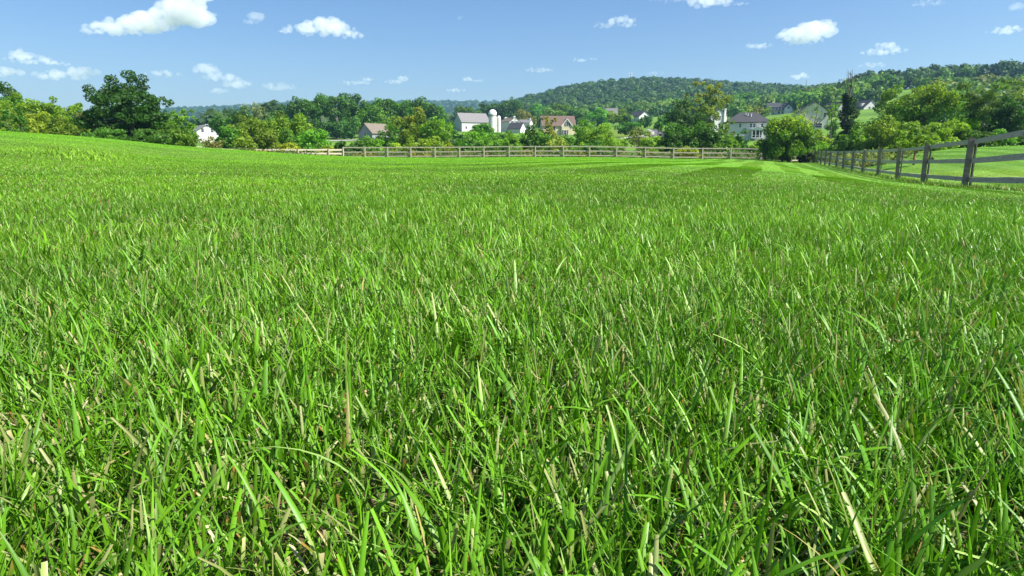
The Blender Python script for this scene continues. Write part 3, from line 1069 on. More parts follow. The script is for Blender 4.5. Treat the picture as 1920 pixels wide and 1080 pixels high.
# --- left centre, behind the pale fence
T('bush', 432, 234, 52, 84, (.05, .115, .022), 'rounded dark green bush right of the brown dry shrub', cat='bush')
T('round', 470, 214, 70, 96, (.09, .13, .02), 'yellowish olive tree behind the rounded dark green bush, near the pale rails', cb=.02)
T('bush', 462, 240, 54, 82, (.10, .135, .02), 'olive-yellow bush at the left end of the pale rails', cat='bush')
T('bush', 500, 236, 52, 82, (.08, .11, .02), 'olive-brown rounded bush above the middle of the pale rails', cat='bush')
T('round', 540, 208, 76, 96, (.095, .145, .02), 'broad olive-green tree above the pale rails, left of the dark grove', cb=.02)
T('bush', 548, 236, 60, 88, (.05, .10, .02), 'dark green bush below the broad olive-green tree', cat='bush')
T('bush', 590, 238, 62, 86, (.085, .19, .025), 'bright green leafy bush right of the pale rails', cat='bush', leaf=.26)
T('mound', 540, 266, 60, 81, YW, 'low golden-yellow shrub behind the pale rails', cat='shrub', group='golden shrubs by the fence')
T('mound', 614, 271, 34, 82, (.13, .145, .016), 'small golden-green shrub where the pale rails meet the tan fence', cat='shrub', group='golden shrubs by the fence')
T('dense', 425, 212, 50, 170, DG, 'dark round tree behind the bushes, left of the grey-topped tree')
T('dense', 462, 198, 52, 165, (.035, .07, .02), 'dark tree with two domes beside the grey-topped tree')
T('airy', 489, 189, 46, 160, (.10, .11, .085), 'half-bare grey-topped tree in front of the far blue ridge', cover=.45, bark=PALE_BARK)
T('dense', 525, 208, 62, 165, (.04, .085, .02), 'dark green tree between the grey-topped tree and the dark grove')
# --- the dark grove
G = 'trees of the dark grove'
T('tall', 570, 179, 54, 238, DK, 'dark tree with a bare lower trunk at the left end of the grove', group=G, bark=PALE_BARK, cb=.36, lr=.28)
T('tall', 604, 172, 56, 240, DG, 'tall dark tree with a pointed top, second from the left end of the grove', group=G, bark=PALE_BARK, cb=.34, lr=.26)
T('tall', 636, 178, 50, 238, (.034, .075, .018), 'dark tree in the grove just right of the pointed one, pale trunk showing', group=G, bark=PALE_BARK, cb=.36, lr=.26)
T('tall', 662, 171, 54, 244, DK, 'tallest dark tree in the middle of the grove', group=G, cb=.3, lr=.26)
T('tall', 698, 178, 54, 246, DG, 'dark tree of the grove standing behind the light green tree by the grey gable', group=G, cb=.25, lr=.26)
T('tall', 730, 184, 48, 248, (.03, .068, .02), 'dark tree of the grove above the top of the brown-tinged tree', group=G, cb=.2, lr=.28)
T('tall', 757, 182, 50, 248, DG, 'dark tree of the grove, third from its right end', group=G, cb=.2, lr=.28)
T('tall', 788, 180, 52, 250, DK, 'dark tree of the grove, second from its right end', group=G, cb=.2, lr=.28)
T('dense', 812, 192, 46, 248, (.038, .088, .02), 'dark green tree closing the right end of the grove', group=G)
T('round', 585, 216, 52, 234, DK, 'dark undergrowth tree below the left end of the grove', cb=.0, group=G)
T('round', 632, 226, 52, 234, (.03, .07, .02), 'low dark tree under the middle of the grove', cb=.0, group=G)
T('bush', 700, 194, 62, 240, (.06, .125, .02), 'light green tree in front of the grove, above the grey gable', name='tree')
T('bush', 728, 209, 46, 235, (.085, .15, .02), 'yellow-green tree in front of the grove, right above the tan roof', name='tree')
T('bush', 658, 216, 36, 222, (.04, .09, .03), 'blue-green tree in front of the grove, left of the grey gable', name='tree')
T('bush', 644, 262, 38, 92, DK, 'dark low bush left of the grey gable, near the tan fence', cat='bush')
T('bush', 672, 262, 40, 94, (.05, .10, .02), 'mid-green low bush below the grey gable', cat='bush')
T('tall', 733, 228, 26, 98, DG, 'slim dark green tree hiding the right end of the tan roof', cb=.0)
T('bush', 708, 258, 36, 92, (.085, .16, .02), 'bright green bush under the grey gable wall', cat='bush')
T('round', 771, 199, 62, 112, (.08, .11, .02), 'brown-tinged round tree between the grove and the white barn', cb=.02, hue=.12, topc=(.105, .10, .02))
T('round', 822, 217, 60, 108, (.085, .15, .02), 'yellow-green round tree left of the white barn', cb=.0)
T('bush', 762, 254, 56, 88, (.13, .175, .018), 'yellow-green bush below the brown-tinged tree', cat='bush')
T('bush', 802, 252, 52, 88, (.12, .16, .02), 'yellow-green bush below the yellow-green round tree', cat='bush')
T('mound', 838, 262, 40, 84, (.12, .145, .014), 'golden-green shrub by the far fence, below and left of the barn', cat='shrub', group='golden shrubs by the fence')
T('round', 848, 226, 34, 130, (.035, .085, .03), 'dark blue-green tree at the left corner of the white barn', cb=.0)
T('bush', 867, 258, 34, 90, DG, 'small dark bush by the far fence below the barn wall', cat='bush')
T('umbrella', 906, 230, 56, 150, (.05, .115, .02), 'flat-topped green tree in front of the barn and silo', cb=.4)
T('bush', 896, 243, 48, 110, (.095, .185, .02), 'bright green bush in front of the barn, left of the dome silo', cat='bush')
T('bush', 930, 249, 50, 106, (.085, .165, .02), 'light green bush below the dome silo', cat='bush')
T('bush', 892, 262, 44, 90, (.05, .10, .02), 'dark green low bush by the fence below the barn', cat='bush')
T('bush', 925, 264, 44, 90, (.045, .095, .02), 'dark green low bush by the fence below the silo', cat='bush')
T('bush', 956, 250, 36, 100, (.10, .17, .02), 'light green bush below the white farmhouse', cat='bush')
T('bush', 954, 266, 44, 90, (.06, .11, .02), 'mid-green low bush by the fence below the white farmhouse', cat='bush')
T('tall', 993, 233, 32, 92, DK, 'dark egg-shaped tree by the fence between the farmhouse and the cream house', cb=.0, cover=1.2)
T('dense', 876, 196, 52, 400, (.05, .085, .02), 'round olive-green tree rising behind the barn roof')
T('dense', 938, 185, 76, 420, (.026, .058, .018), 'big dark round tree behind the dome silo')
T('round', 983, 202, 44, 400, (.105, .095, .03), 'orange-brown tree behind the white farmhouse', cb=.05)
T('round', 1010, 190, 46, 410, (.045, .12, .02), 'fresh green round tree right of the orange-brown tree', cb=.05)
T('round', 1048, 192, 58, 380, (.07, .115, .022), 'broad mid-green tree behind the cream house roof', cb=.0)
T('round', 1080, 200, 44, 370, (.04, .085, .02), 'dark green tree at the right end of the brown roof', cb=.0)
T('round', 1029, 217, 36, 112, (.10, .105, .022), 'orange-tipped tree covering the left part of the cream house', cb=.02, hue=.16, topc=(.12, .10, .02), cover=.75)
T('bush', 1016, 244, 44, 96, (.065, .13, .02), 'green bush left of the cream house, by the dark egg-shaped tree', cat='bush')
T('bush', 1042, 257, 44, 90, (.15, .175, .045), 'pale yellow-green bush in front of the cream house', cat='bush')
T('bush', 1066, 257, 40, 94, (.055, .115, .02), 'green bush under the right window of the cream house', cat='bush')
T('round', 1098, 220, 46, 112, (.08, .15, .022), 'light green tree right of the cream house', cb=.0)
T('bush', 1122, 228, 70, 90, (.105, .165, .02), 'large rounded yellow-green bush right of the cream house, by the fence', cat='bush', leaf=.22)
T('bush', 1112, 262, 60, 84, DG, 'dark low bush in front of the large rounded yellow-green bush', cat='bush')
T('round', 1122, 200, 40, 330, (.06, .15, .02), 'bright green tree left of the half-hidden grey house', cb=.0)
T('round', 1160, 203, 44, 300, (.10, .14, .025), 'olive-green tree between the half-hidden grey house and the white barn-shaped house', cb=.0)
T('dense', 1173, 214, 16, 290, DK, 'small dark tree at the left wall of the white barn-shaped house')
T('dense', 1206, 216, 26, 255, (.03, .075, .022), 'dark green tree before the gable of the white barn-shaped house', cb=.05)
T('round', 1180, 228, 42, 165, (.035, .09, .022), 'round dark green street tree left of the road', cb=.15)
T('round', 1197, 236, 42, 104, (.09, .095, .045), 'sparse pinkish-brown tree before the road', cover=.5, cb=.05, hue=.2)
T('round', 1232, 226, 20, 170, (.035, .085, .02), 'small lollipop-shaped tree right of the road', cb=.28)
T('round', 1237, 215, 16, 230, (.055, .11, .02), 'little green tree behind the lollipop-shaped tree', cb=.2)
T('bush', 1222, 254, 56, 92, (.125, .19, .018), 'bright yellow-green bush by the fence below the road', cat='bush')
T('bush', 1160, 256, 40, 94, (.11, .17, .02), 'bright green bush by the fence below the striped lawn', cat='bush')
T('mound', 1288, 273, 44, 82, YW, 'golden flowering weeds behind the far fence under the dark tree', cat='shrub', group='golden shrubs by the fence')
T('dense', 1270, 184, 62, 125, (.024, .052, .013), 'dark tree left of the tall russet tree', cb=.05)
T('airy', 1318, 150, 74, 130, (.085, .105, .022), 'tall sparse russet-olive tree above the dark bushes', cover=.95, cb=.2, hue=.2, topc=(.125, .115, .02))
T('bush', 1262, 226, 56, 92, (.034, .075, .016), 'dark green bush by the fence, right of the road', cat='bush')
T('bush', 1300, 222, 60, 92, (.045, .095, .018), 'dark green bush under the tall russet tree', cat='bush')
T('tall', 1335, 232, 32, 90, DK, 'dark narrow shrub right below the tall russet tree', cat='bush', cb=.0, name='bush')
T('round', 1360, 222, 36, 112, (.075, .10, .035), 'grey-green loose tree left of the white hip-roofed house', cb=.0, cover=.8)
T('bush', 1362, 250, 44, 88, (.085, .145, .02), 'yellow-green bush by the fence, left of the sunroom', cat='bush')
T('tall', 1388, 240, 30, 96, DG, 'dark green tree just left of the sunroom', cb=.0)
T('bush', 1416, 263, 44, 96, (.10, .15, .02), 'light green bush below the sunroom', cat='bush')
T('dense', 1474, 213, 86, 75.5, (.055, .105, .012), 'dome-shaped tree standing inside the fence near the far right corner', cb=.0, lr=.2, n=95, leaf=.19, cover=1.25, trunk=.45, shape='dome', topc=(.17, .22, .012), ntr=2,  # topc: sunlit yellow top put into the leaf colour
  trunk_r=.13, bark=BARK)
T('bush', 1513, 284, 30, 75.0, (.014, .022, .010), 'very dark low bush in the far right corner of the fences', cat='bush', cover=1.4)
T('bush', 1548, 262, 50, 84, (.09, .165, .02), 'bright feathery green bush behind the fence corner', cat='bush', cover=.9)
T('bush', 1525, 240, 60, 90, (.13, .165, .018), 'yellow-green bush right of the dome-shaped tree', cat='bush')
# --- middle distance on the right
T('round', 1386, 172, 52, 420, DG, 'dark green tree on the slope, left of the small yellowing trees', cb=.0)
T('round', 1420, 176, 52, 415, (.075, .145, .025), 'light green tree on the slope above the yellowing trees', cb=.0)
T('round', 1450, 178, 46, 420, (.055, .12, .025), 'green tree behind the roof of the house with the porch', cb=.0)
T('round', 1395, 196, 26, 330, (.12, .135, .03), 'small yellowing tree on the slope, leftmost of three', cb=.05, group='yellowing young trees')
T('round', 1414, 197, 20, 330, (.13, .13, .025), 'small yellowing tree on the slope, middle of three', cb=.05, group='yellowing young trees')
T('round', 1428, 198, 18, 330, (.10, .14, .025), 'small yellowing tree next to the house with the porch, rightmost of three', cb=.05, group='yellowing young trees')
T('round', 1482, 168, 52, 380, (.06, .13, .022), 'green tree right of the house with the porch', cb=.0)
T('round', 1520, 164, 56, 370, (.07, .14, .022), 'broad light green tree above the beige gabled house', cb=.0)
T('round', 1556, 168, 44, 360, (.065, .135, .022), 'light green tree left of the ivy-covered snag', cb=.0)
T('airy', 1518, 188, 62, 120, (.085, .12, .025), 'loose tree with bare forked branches in front of the beige gabled house', cover=.05, cb=.5, limbs=18, trunk=.5, bark=PALE_BARK)
T('airy', 1555, 186, 26, 118, (.085, .14, .022), 'thin leaning tree right of the beige gabled house', cover=.7, cb=.5, lean=-.12, bark=BARK, trunk_r=.11)
T('round', 1615, 168, 50, 330, (.04, .085, .03), 'dark tree behind the white house with the brick chimney', cb=.0)
# --- right bank behind the board fence
T('round', 1671, 158, 72, 92, (.075, .115, .02), 'broad olive-green tree left of the yellow-topped tree', cb=.05, cover=.95)
T('round', 1728, 149, 92, 76, (.058, .108, .018), 'yellow-topped tree with a forked trunk above the right fence', cb=.2, cover=.85, hue=.14, topc=(.15, .18, .014))
T('round', 1785, 168, 60, 105, (.07, .135, .03), 'mid-green tree right of the yellow-topped tree', cb=.0)
T('airy', 1836, 146, 84, 72, (.06, .095, .018), 'tall thin-crowned tree with a pale bare trunk near the right edge', cover=.85, cb=.36, bark=PALE_BARK, trunk=.75)
T('dense', 1896, 176, 86, 68, (.022, .055, .014), 'dense dark round tree at the right edge of the picture', cb=.02)
T('round', 1902, 150, 80, 130, (.10, .12, .03), 'olive tree behind the dense dark tree at the right edge', cb=.0)
T('bush', 1805, 206, 72, 74, (.12, .19, .02), 'soft yellow-green bush below the thin-crowned tree', cat='bush')
T('bush', 1872, 240, 44, 60, (.07, .14, .025), 'small bright bush at the foot of the dense dark tree', cat='bush')
T('bush', 1836, 246, 46, 60, (.045, .08, .018), 'dark leafy shrub around the foot of the pale bare trunk', cat='bush')
T('bush', 1768, 222, 72, 66, (.125, .175, .022), 'yellow-green bush between the yellow-topped and the thin-crowned tree', cat='bush')
T('bush', 1706, 226, 74, 66, (.085, .125, .02), 'broad green bush below the yellow-topped tree', cat='bush')
T('bush', 1655, 214, 78, 70, (.115, .15, .022), 'light olive bush below the broad olive-green tree', cat='bush')
T('bush', 1612, 224, 64, 76, (.07, .125, .02), 'mid-green bush right below the ivy-covered snag', cat='bush')
T('bush', 1590, 250, 60, 80, (.05, .095, .018), 'dark green bush behind the far part of the right fence', cat='bush')
T('bush', 1640, 248, 60, 70, (.065, .115, .018), 'green bush behind the middle of the right fence', cat='bush')
T('airy', 1716, 238, 62, 38, (.085, .13, .02), 'young tree with a thin reddish trunk on the lawn behind the right fence', cb=.42, trunk=.75, bark=RED_BARK, cover=.8, leaf=.16, trunk_r=.06)

T('bush', 1800, 240, 70, 66, (.05, .09, .018), 'dark green bush at the upper edge of the right lawn, below the soft yellow-green bush', cat='bush')
T('bush', 1855, 236, 70, 70, (.03, .065, .016), 'dark bush at the upper edge of the right lawn, left of the dense dark tree', cat='bush')
T('bush', 1912, 246, 56, 62, (.035, .075, .016), 'low dark bush at the right picture edge above the top board of the fence', cat='bush')
T('bush', 1690, 258, 50, 62, (.10, .15, .02), 'low yellow-green bush behind the fence left of the young tree trunk', cat='bush')
T('bush', 1742, 254, 50, 58, (.11, .16, .02), 'low yellow-green bush behind the fence right of the young tree trunk', cat='bush')
T('round', 1666, 186, 50, 130, (.06, .11, .02), 'mid-green tree filling the gap between the snag and the broad olive-green tree', cb=.0)
T('round', 1758, 186, 54, 120, (.04, .08, .018), 'dark tree in the gap behind the yellow-topped tree', cb=.0)
T('round', 1868, 186, 60, 100, (.05, .095, .018), 'dark green tree between the thin-crowned tree and the dense dark tree', cb=.0)

T('bush', 876, 246, 44, 140, (.075, .14, .02), 'rounded green bush against the barn wall', cat='bush')
T('bush', 944, 243, 44, 130, (.055, .11, .02), 'dark green bush between the silo and the dark-roofed outbuilding', cat='bush')
T('bush', 972, 247, 40, 118, (.09, .16, .02), 'light bush in front of the dark-roofed outbuilding', cat='bush')
T('bush', 1052, 251, 48, 120, (.06, .12, .02), 'bush hiding the foot of the cream house', cat='bush')
T('bush', 688, 252, 44, 115, (.045, .095, .02), 'dark bush hiding the foot of the grey gable', cat='bush')
T('bush', 1138, 248, 44, 100, (.09, .16, .02), 'green bush at the left edge of the striped lawn', cat='bush')

T('bush', 1341, 229, 40, 100, (.045, .085, .016), 'dark green bush below the white house end, right of the narrow shrub', cat='bush')
T('bush', 1558, 220, 24, 150, (.06, .11, .02), 'green bush between the raised deck and the ivy-covered snag', cat='bush')
T('bush', 1314, 205, 44, 135, (.055, .095, .018), 'olive-green tree hiding the left part of the white house end, under the russet tree', name='tree')

T('bush', 716, 242, 40, 100, (.04, .085, .018), 'dark leafy bush covering the right end of the grey-gabled house', cat='bush')

# --- the dead snag wrapped in ivy
def snag():
    rg = np.random.default_rng(77)
    D = 100
    g = onground(1582, D)
    H = at(1582, 130, D)[2] - g[2]
    root = empty('dead_tree', g)
    tag(root, 'dead bare-topped trunk wrapped in dark ivy, right of the beige gabled house', 'dead tree')
    m = MB()
    m.tube([(0, 0, -.3), (.05, 0, H * .3), (-.1, 0, H * .62), (.12, 0, H * .8), (.0, 0, H)], [.28, .24, .16, .09, .02], 8)
    for z, dx, dz in ((.62, -.9, .28), (.66, .8, .22), (.72, -1.0, .22), (.76, .7, .18), (.8, -.5, .17), (.84, .45, .12), (.86, -.35, .12)):
        b = np.array([0.0, 0, H * z])
        e = b + np.array([dx * 1.1, rg.normal(0, .4), dz * H])
        m.tube([b, b * .5 + e * .5 + np.array([dx * .2, 0, -.1]), e], [.055, .04, .012], 5)
        for _ in range(2):
            e2 = b * .45 + e * .55 + np.array([rg.normal(0, .5), rg.normal(0, .3), rg.uniform(.4, 1.1)])
            m.tube([b * .45 + e * .55, e2], [.03, .008], 4)
    m.build('trunk', BARK, root)
    n = 22
    z = rg.uniform(.04, .70, n) * H
    w = (2.6 - 1.7 * (z / H / .70) ** 1.5)
    cen = np.stack([rg.normal(0, .38, n) * w - .15 + .1 * (z / H), rg.normal(0, .3, n), z], 1)
    rad = np.stack([w * .42, w * .42, np.full(n, .8)], 1) * rg.uniform(.8, 1.2, (n, 1))
    V, C = leaves(rg, cen, rad, 12000, .21)
    V[:, 2] = np.maximum(V[:, 2], .02)
    o = link('ivy', np_mesh('ivy', V, quads(len(V)), C), LEAF, root)
    o.color = (.026, .062, .016, 1)


snag()


# ------------------------------------------------------------------ far woods that read as one mass
def forest(name, label, pts, hr, wr, per, leaf, cols, seed, sub=7):
    rg = np.random.default_rng(seed)
    n = len(pts)
    f_ = np.clip(rg.normal(.5, .25, n), 0, 1)
    H = hr[0] + (hr[1] - hr[0]) * np.clip(f_ + rg.normal(0, .2, n), 0, 1)
    W = wr[0] + (wr[1] - wr[0]) * f_
    z = gz(pts[:, 0], pts[:, 1])
    d = rg.normal(size=(n, sub, 3))
    d /= np.linalg.norm(d, axis=2)[:, :, None]
    d[:, :, 2] = d[:, :, 2] * 1.1
    cen = d * np.stack([W * .27, W * .27, H * .30], 1)[:, None, :]
    cen[:, :, 2] += (H * .48)[:, None]
    rad = (W * .27)[:, None] * rg.uniform(.7, 1.25, (n, sub))
    tone = rg.normal(1, .17, n)
    k = rg.integers(0, len(cols), n)
    base = np.array(cols)[k] * tone[:, None] * np.array([1.65, 1.6, 1.1])
    m = n * per
    ti = np.repeat(np.arange(n), per)
    li = rg.integers(0, sub, m)
    dd = rg.normal(size=(m, 3))
    dd /= np.linalg.norm(dd, axis=1)[:, None]
    dd[:, 2] = np.where(dd[:, 2] < -.2, -dd[:, 2], dd[:, 2])
    P = cen[ti, li] + dd * rad[ti, li][:, None] * rg.uniform(.75, 1.08, (m, 1))
    P[:, 0] += pts[ti, 0]
    P[:, 1] += pts[ti, 1]
    P[:, 2] += z[ti] - .5
    nrm = dd + rg.normal(0, .35, (m, 3))
    nrm /= np.linalg.norm(nrm, axis=1)[:, None]
    a = np.cross(nrm, rg.normal(size=(m, 3)))
    a /= np.linalg.norm(a, axis=1)[:, None] + 1e-9
    b = np.cross(nrm, a)
    s = (leaf * W[ti] * rg.uniform(.7, 1.3, m))[:, None]
    V = np.stack([P - a * s * .6, P + b * s * .45, P + a * s * .6, P - b * s * .45], 1).reshape(-1, 3)
    C = base[ti] * rg.uniform(.75, 1.3, (m, 1))
    C = np.repeat(C[:, None, :], 4, 1).reshape(-1, 3)
    o = link(name, np_mesh(name, V, quads(len(V)), C), LEAF)
    o.color = (1, 1, 1, 1)
    tag(o, label, 'wood', kind='stuff')
    return o


def scatter(seed, pxr, dr, step, keep=None):
    rg = np.random.default_rng(seed)
    out = []
    d = dr[0]
    while d < dr[1]:
        st = step * rg.uniform(.9, 1.1)
        x0, x1 = at(pxr[0], 285, d)[0], at(pxr[1], 285, d)[0]
        k = max(1, int((x1 - x0) / st))
        xs = x0 + (np.arange(k) + rg.uniform(0, 1, k)) * st
        ys = d + rg.uniform(-.5, .5, k) * st
        for x, y in zip(xs, ys):
            px = 960 + F * x / y * (CP + 0.2 * SP)
            if keep is None or keep(px, y):
                out.append((x, y))
        d += st * .9
    return np.array(out)


def px_of(x, y):
    return 960 + x / y * F / 1.0


forest('hillside_wood', 'dense wood of rounded crowns covering the central hill', scatter(1, (930, 1660), (560, 960), 8.5, lambda px, d: d > 560 + max(0, 1000 - px) * .6),
       (7, 14), (6.5, 15), 150, .16, [(.030, .068, .026), (.036, .080, .026), (.026, .058, .026), (.048, .092, .026)], 3)
forest('slope_wood', 'lighter green trees at the foot of the central hill, behind the houses', scatter(2, (1080, 1660), (300, 570), 9.0, lambda px, d: d > 430 or (px > 1250 and not (1405 < px < 1495 and d < 392) and not (px < 1370 and d < 380))),
       (6, 12), (6, 13), 190, .14, [(.055, .12, .026), (.07, .135, .026), (.04, .09, .026), (.08, .13, .03)], 4)
forest('foot_wood', 'trees between the white barn and the foot of the hill', scatter(5, (985, 1150), (440, 560), 10.0), (8, 12), (9, 13), 170, .15,
       [(.035, .08, .022), (.05, .105, .022), (.042, .09, .022)], 6)
forest('hilltop_wood', 'dark row of trees along the top of the right-hand hill', scatter(7, (1592, 2150), (385, 440), 9.0), (8.5, 13.5), (9, 14), 260, .12,
       [(.028, .062, .024), (.034, .075, .024), (.05, .10, .026), (.026, .056, .028)], 8)
forest('right_slope_wood', 'trees on the right-hand slope below the hilltop row', scatter(9, (1640, 2150), (150, 330), 10.0, lambda px, d: px > 1705), (6, 10), (7, 11), 240, .12,
       [(.06, .12, .024), (.045, .10, .024), (.08, .13, .026), (.09, .11, .03)], 10)
forest('valley_wood', 'woods in the valley behind the left bushes', scatter(11, (-250, 1000), (260, 1500), 24.0, lambda px, d: px < 820 or d > 480), (9, 14), (12, 20), 90, .2,
       [(.035, .078, .024), (.05, .10, .026), (.03, .065, .026), (.045, .085, .03)], 12)
forest('ridge_wood', 'wooded blue ridge far away on the horizon at left', scatter(13, (-250, 1060), (1700, 2560), 34.0), (11, 17), (24, 34), 46, .3,
       [(.032, .070, .024), (.042, .085, .026), (.028, .060, .026)], 14)


# low weeds along the fences
def weeds():
    rg = np.random.default_rng(90)
    n = 11000
    t = rg.random(n)
    px = 440 + t * 1090
    D = FARD + 1.5 + np.abs(rg.normal(0, 3.2, n))
    D = np.where(px < 640, D - (640 - px) / 200 * 12, D)
    x = (px - 960) / F * D / 1.02
    h = rg.random(n) ** 1.6 * (.75 + .35 * snoise(x, D, 6, 91)) * 1.05
    y = D
    c = np.where((snoise(x, y, 7, 92) > .25)[:, None], [[.19, .19, .02]], [[.085, .13, .025]]) * rg.uniform(.6, 1.35, (n, 1))
    # and behind the right-hand fence, far half
    m = 5000
    s = rg.uniform(3.0, 13.8, m)
    i = np.clip(s.astype(int), 0, 12)
    RP = np.array(RFENCE)[2:]
    f = (s - i)[:, None]
    q = RP[i] * (1 - f) + RP[np.minimum(i + 1, 13)] * f
    off = 1.0 + np.abs(rg.normal(0, 2.4, m)) * np.clip((s - 2) / 6, .1, 1)
    qx, qy = q[:, 0] + FN[0] * off, q[:, 1] + FN[1] * off
    keep = (s > 6) | (off > 4)
    qx, qy, s = qx[keep], qy[keep], s[keep]
    m = len(qx)
    h2 = rg.random(m) ** 1.6 * .9 * np.clip((s - 4) / 6, .25, 1)
    c2 = np.where((snoise(qx, qy, 5, 93) > .1)[:, None], [[.16, .18, .02]], [[.08, .13, .025]]) * rg.uniform(.6, 1.35, (m, 1))
    x, y, h, c = np.concatenate([x, qx]), np.concatenate([y, qy]), np.concatenate([h, h2]), np.concatenate([c, c2])
    n = len(x)
    P = np.stack([x, y, gz(x, y) + h + .03], 1)
    nrm = rg.normal(0, .5, (n, 3)) + np.array([.2, -.4, .7])
    nrm /= np.linalg.norm(nrm, axis=1)[:, None]
    a = np.cross(nrm, rg.normal(size=(n, 3)))
    a /= np.linalg.norm(a, axis=1)[:, None]
    b = np.cross(nrm, a)
    s = rg.uniform(.14, .36, (n, 1))
    V = np.stack([P - a * s * .6, P + b * s * .35, P + a * s * .6, P - b * s * .35], 1).reshape(-1, 3)
    o = link('weeds', np_mesh('weeds', V, quads(len(V)), np.repeat(c[:, None, :], 4, 1).reshape(-1, 3)), LEAF)
    o.color = (1, 1, 1, 1)
    tag(o, 'yellow-green weeds growing along the foot of the fences', 'weeds', kind='stuff')


weeds()
# ------------------------------------------------------------------ buildings
WHITE = stripes('white_clapboard', (0.54, 0.535, 0.515), (0.451, 0.443, 0.426), .22, mott=.06)
CREAM = stripes('cream_clapboard', (0.547, 0.475, 0.302), (0.396, 0.338, 0.216), .22, mott=.06)
BEIGE = stripes('beige_clapboard', (0.62, 0.57, 0.48), (0.45, 0.41, 0.34), .22, mott=.06)
GREYW = stripes('grey_clapboard', (0.240, 0.252, 0.252), (0.168, 0.174, 0.180), .22, mott=.06)
PALEG = stripes('pale_grey_clapboard', (0.66, 0.67, 0.67), (0.48, 0.49, 0.50), .22, mott=.06)
RF_GREY = stripes('grey_shingle', (0.165, 0.157, 0.154), (0.121, 0.116, 0.113), .3, mott=.18)
RF_DARK = stripes('dark_shingle', (0.044, 0.044, 0.048), (0.029, 0.029, 0.033), .3, mott=.2)
RF_BROWN = stripes('brown_shingle', (0.115, 0.078, 0.060), (0.090, 0.051, 0.036), .3, mott=.2)
RF_TAN = stripes('tan_shingle', (0.150, 0.125, 0.095), (0.132, 0.105, 0.078), .3, mott=.18)
BRICK = surf('brick', (0.154, 0.077, 0.049), (0.252, 0.154, 0.105), scale=12, rough=.9)
STONE = surf('white_render', (0.561, 0.544, 0.510), (0.680, 0.663, 0.629), scale=3, rough=.9)
TRIM = surf('white_trim', (0.629, 0.620, 0.603), (0.697, 0.689, 0.671), scale=3, rough=.6)
SHUT = surf('dark_shutter', (0.05, 0.045, 0.05), (0.09, 0.08, 0.085), scale=6, rough=.6)
GLASS, _nt, _o = new_mat('window_glass')
_p = N(_nt, 'ShaderNodeBsdfPrincipled', Roughness=.08)
_p.inputs['Base Color'].default_value = (.03, .035, .045, 1)
_nt.links.new(_p.outputs[0], _o.inputs[0])


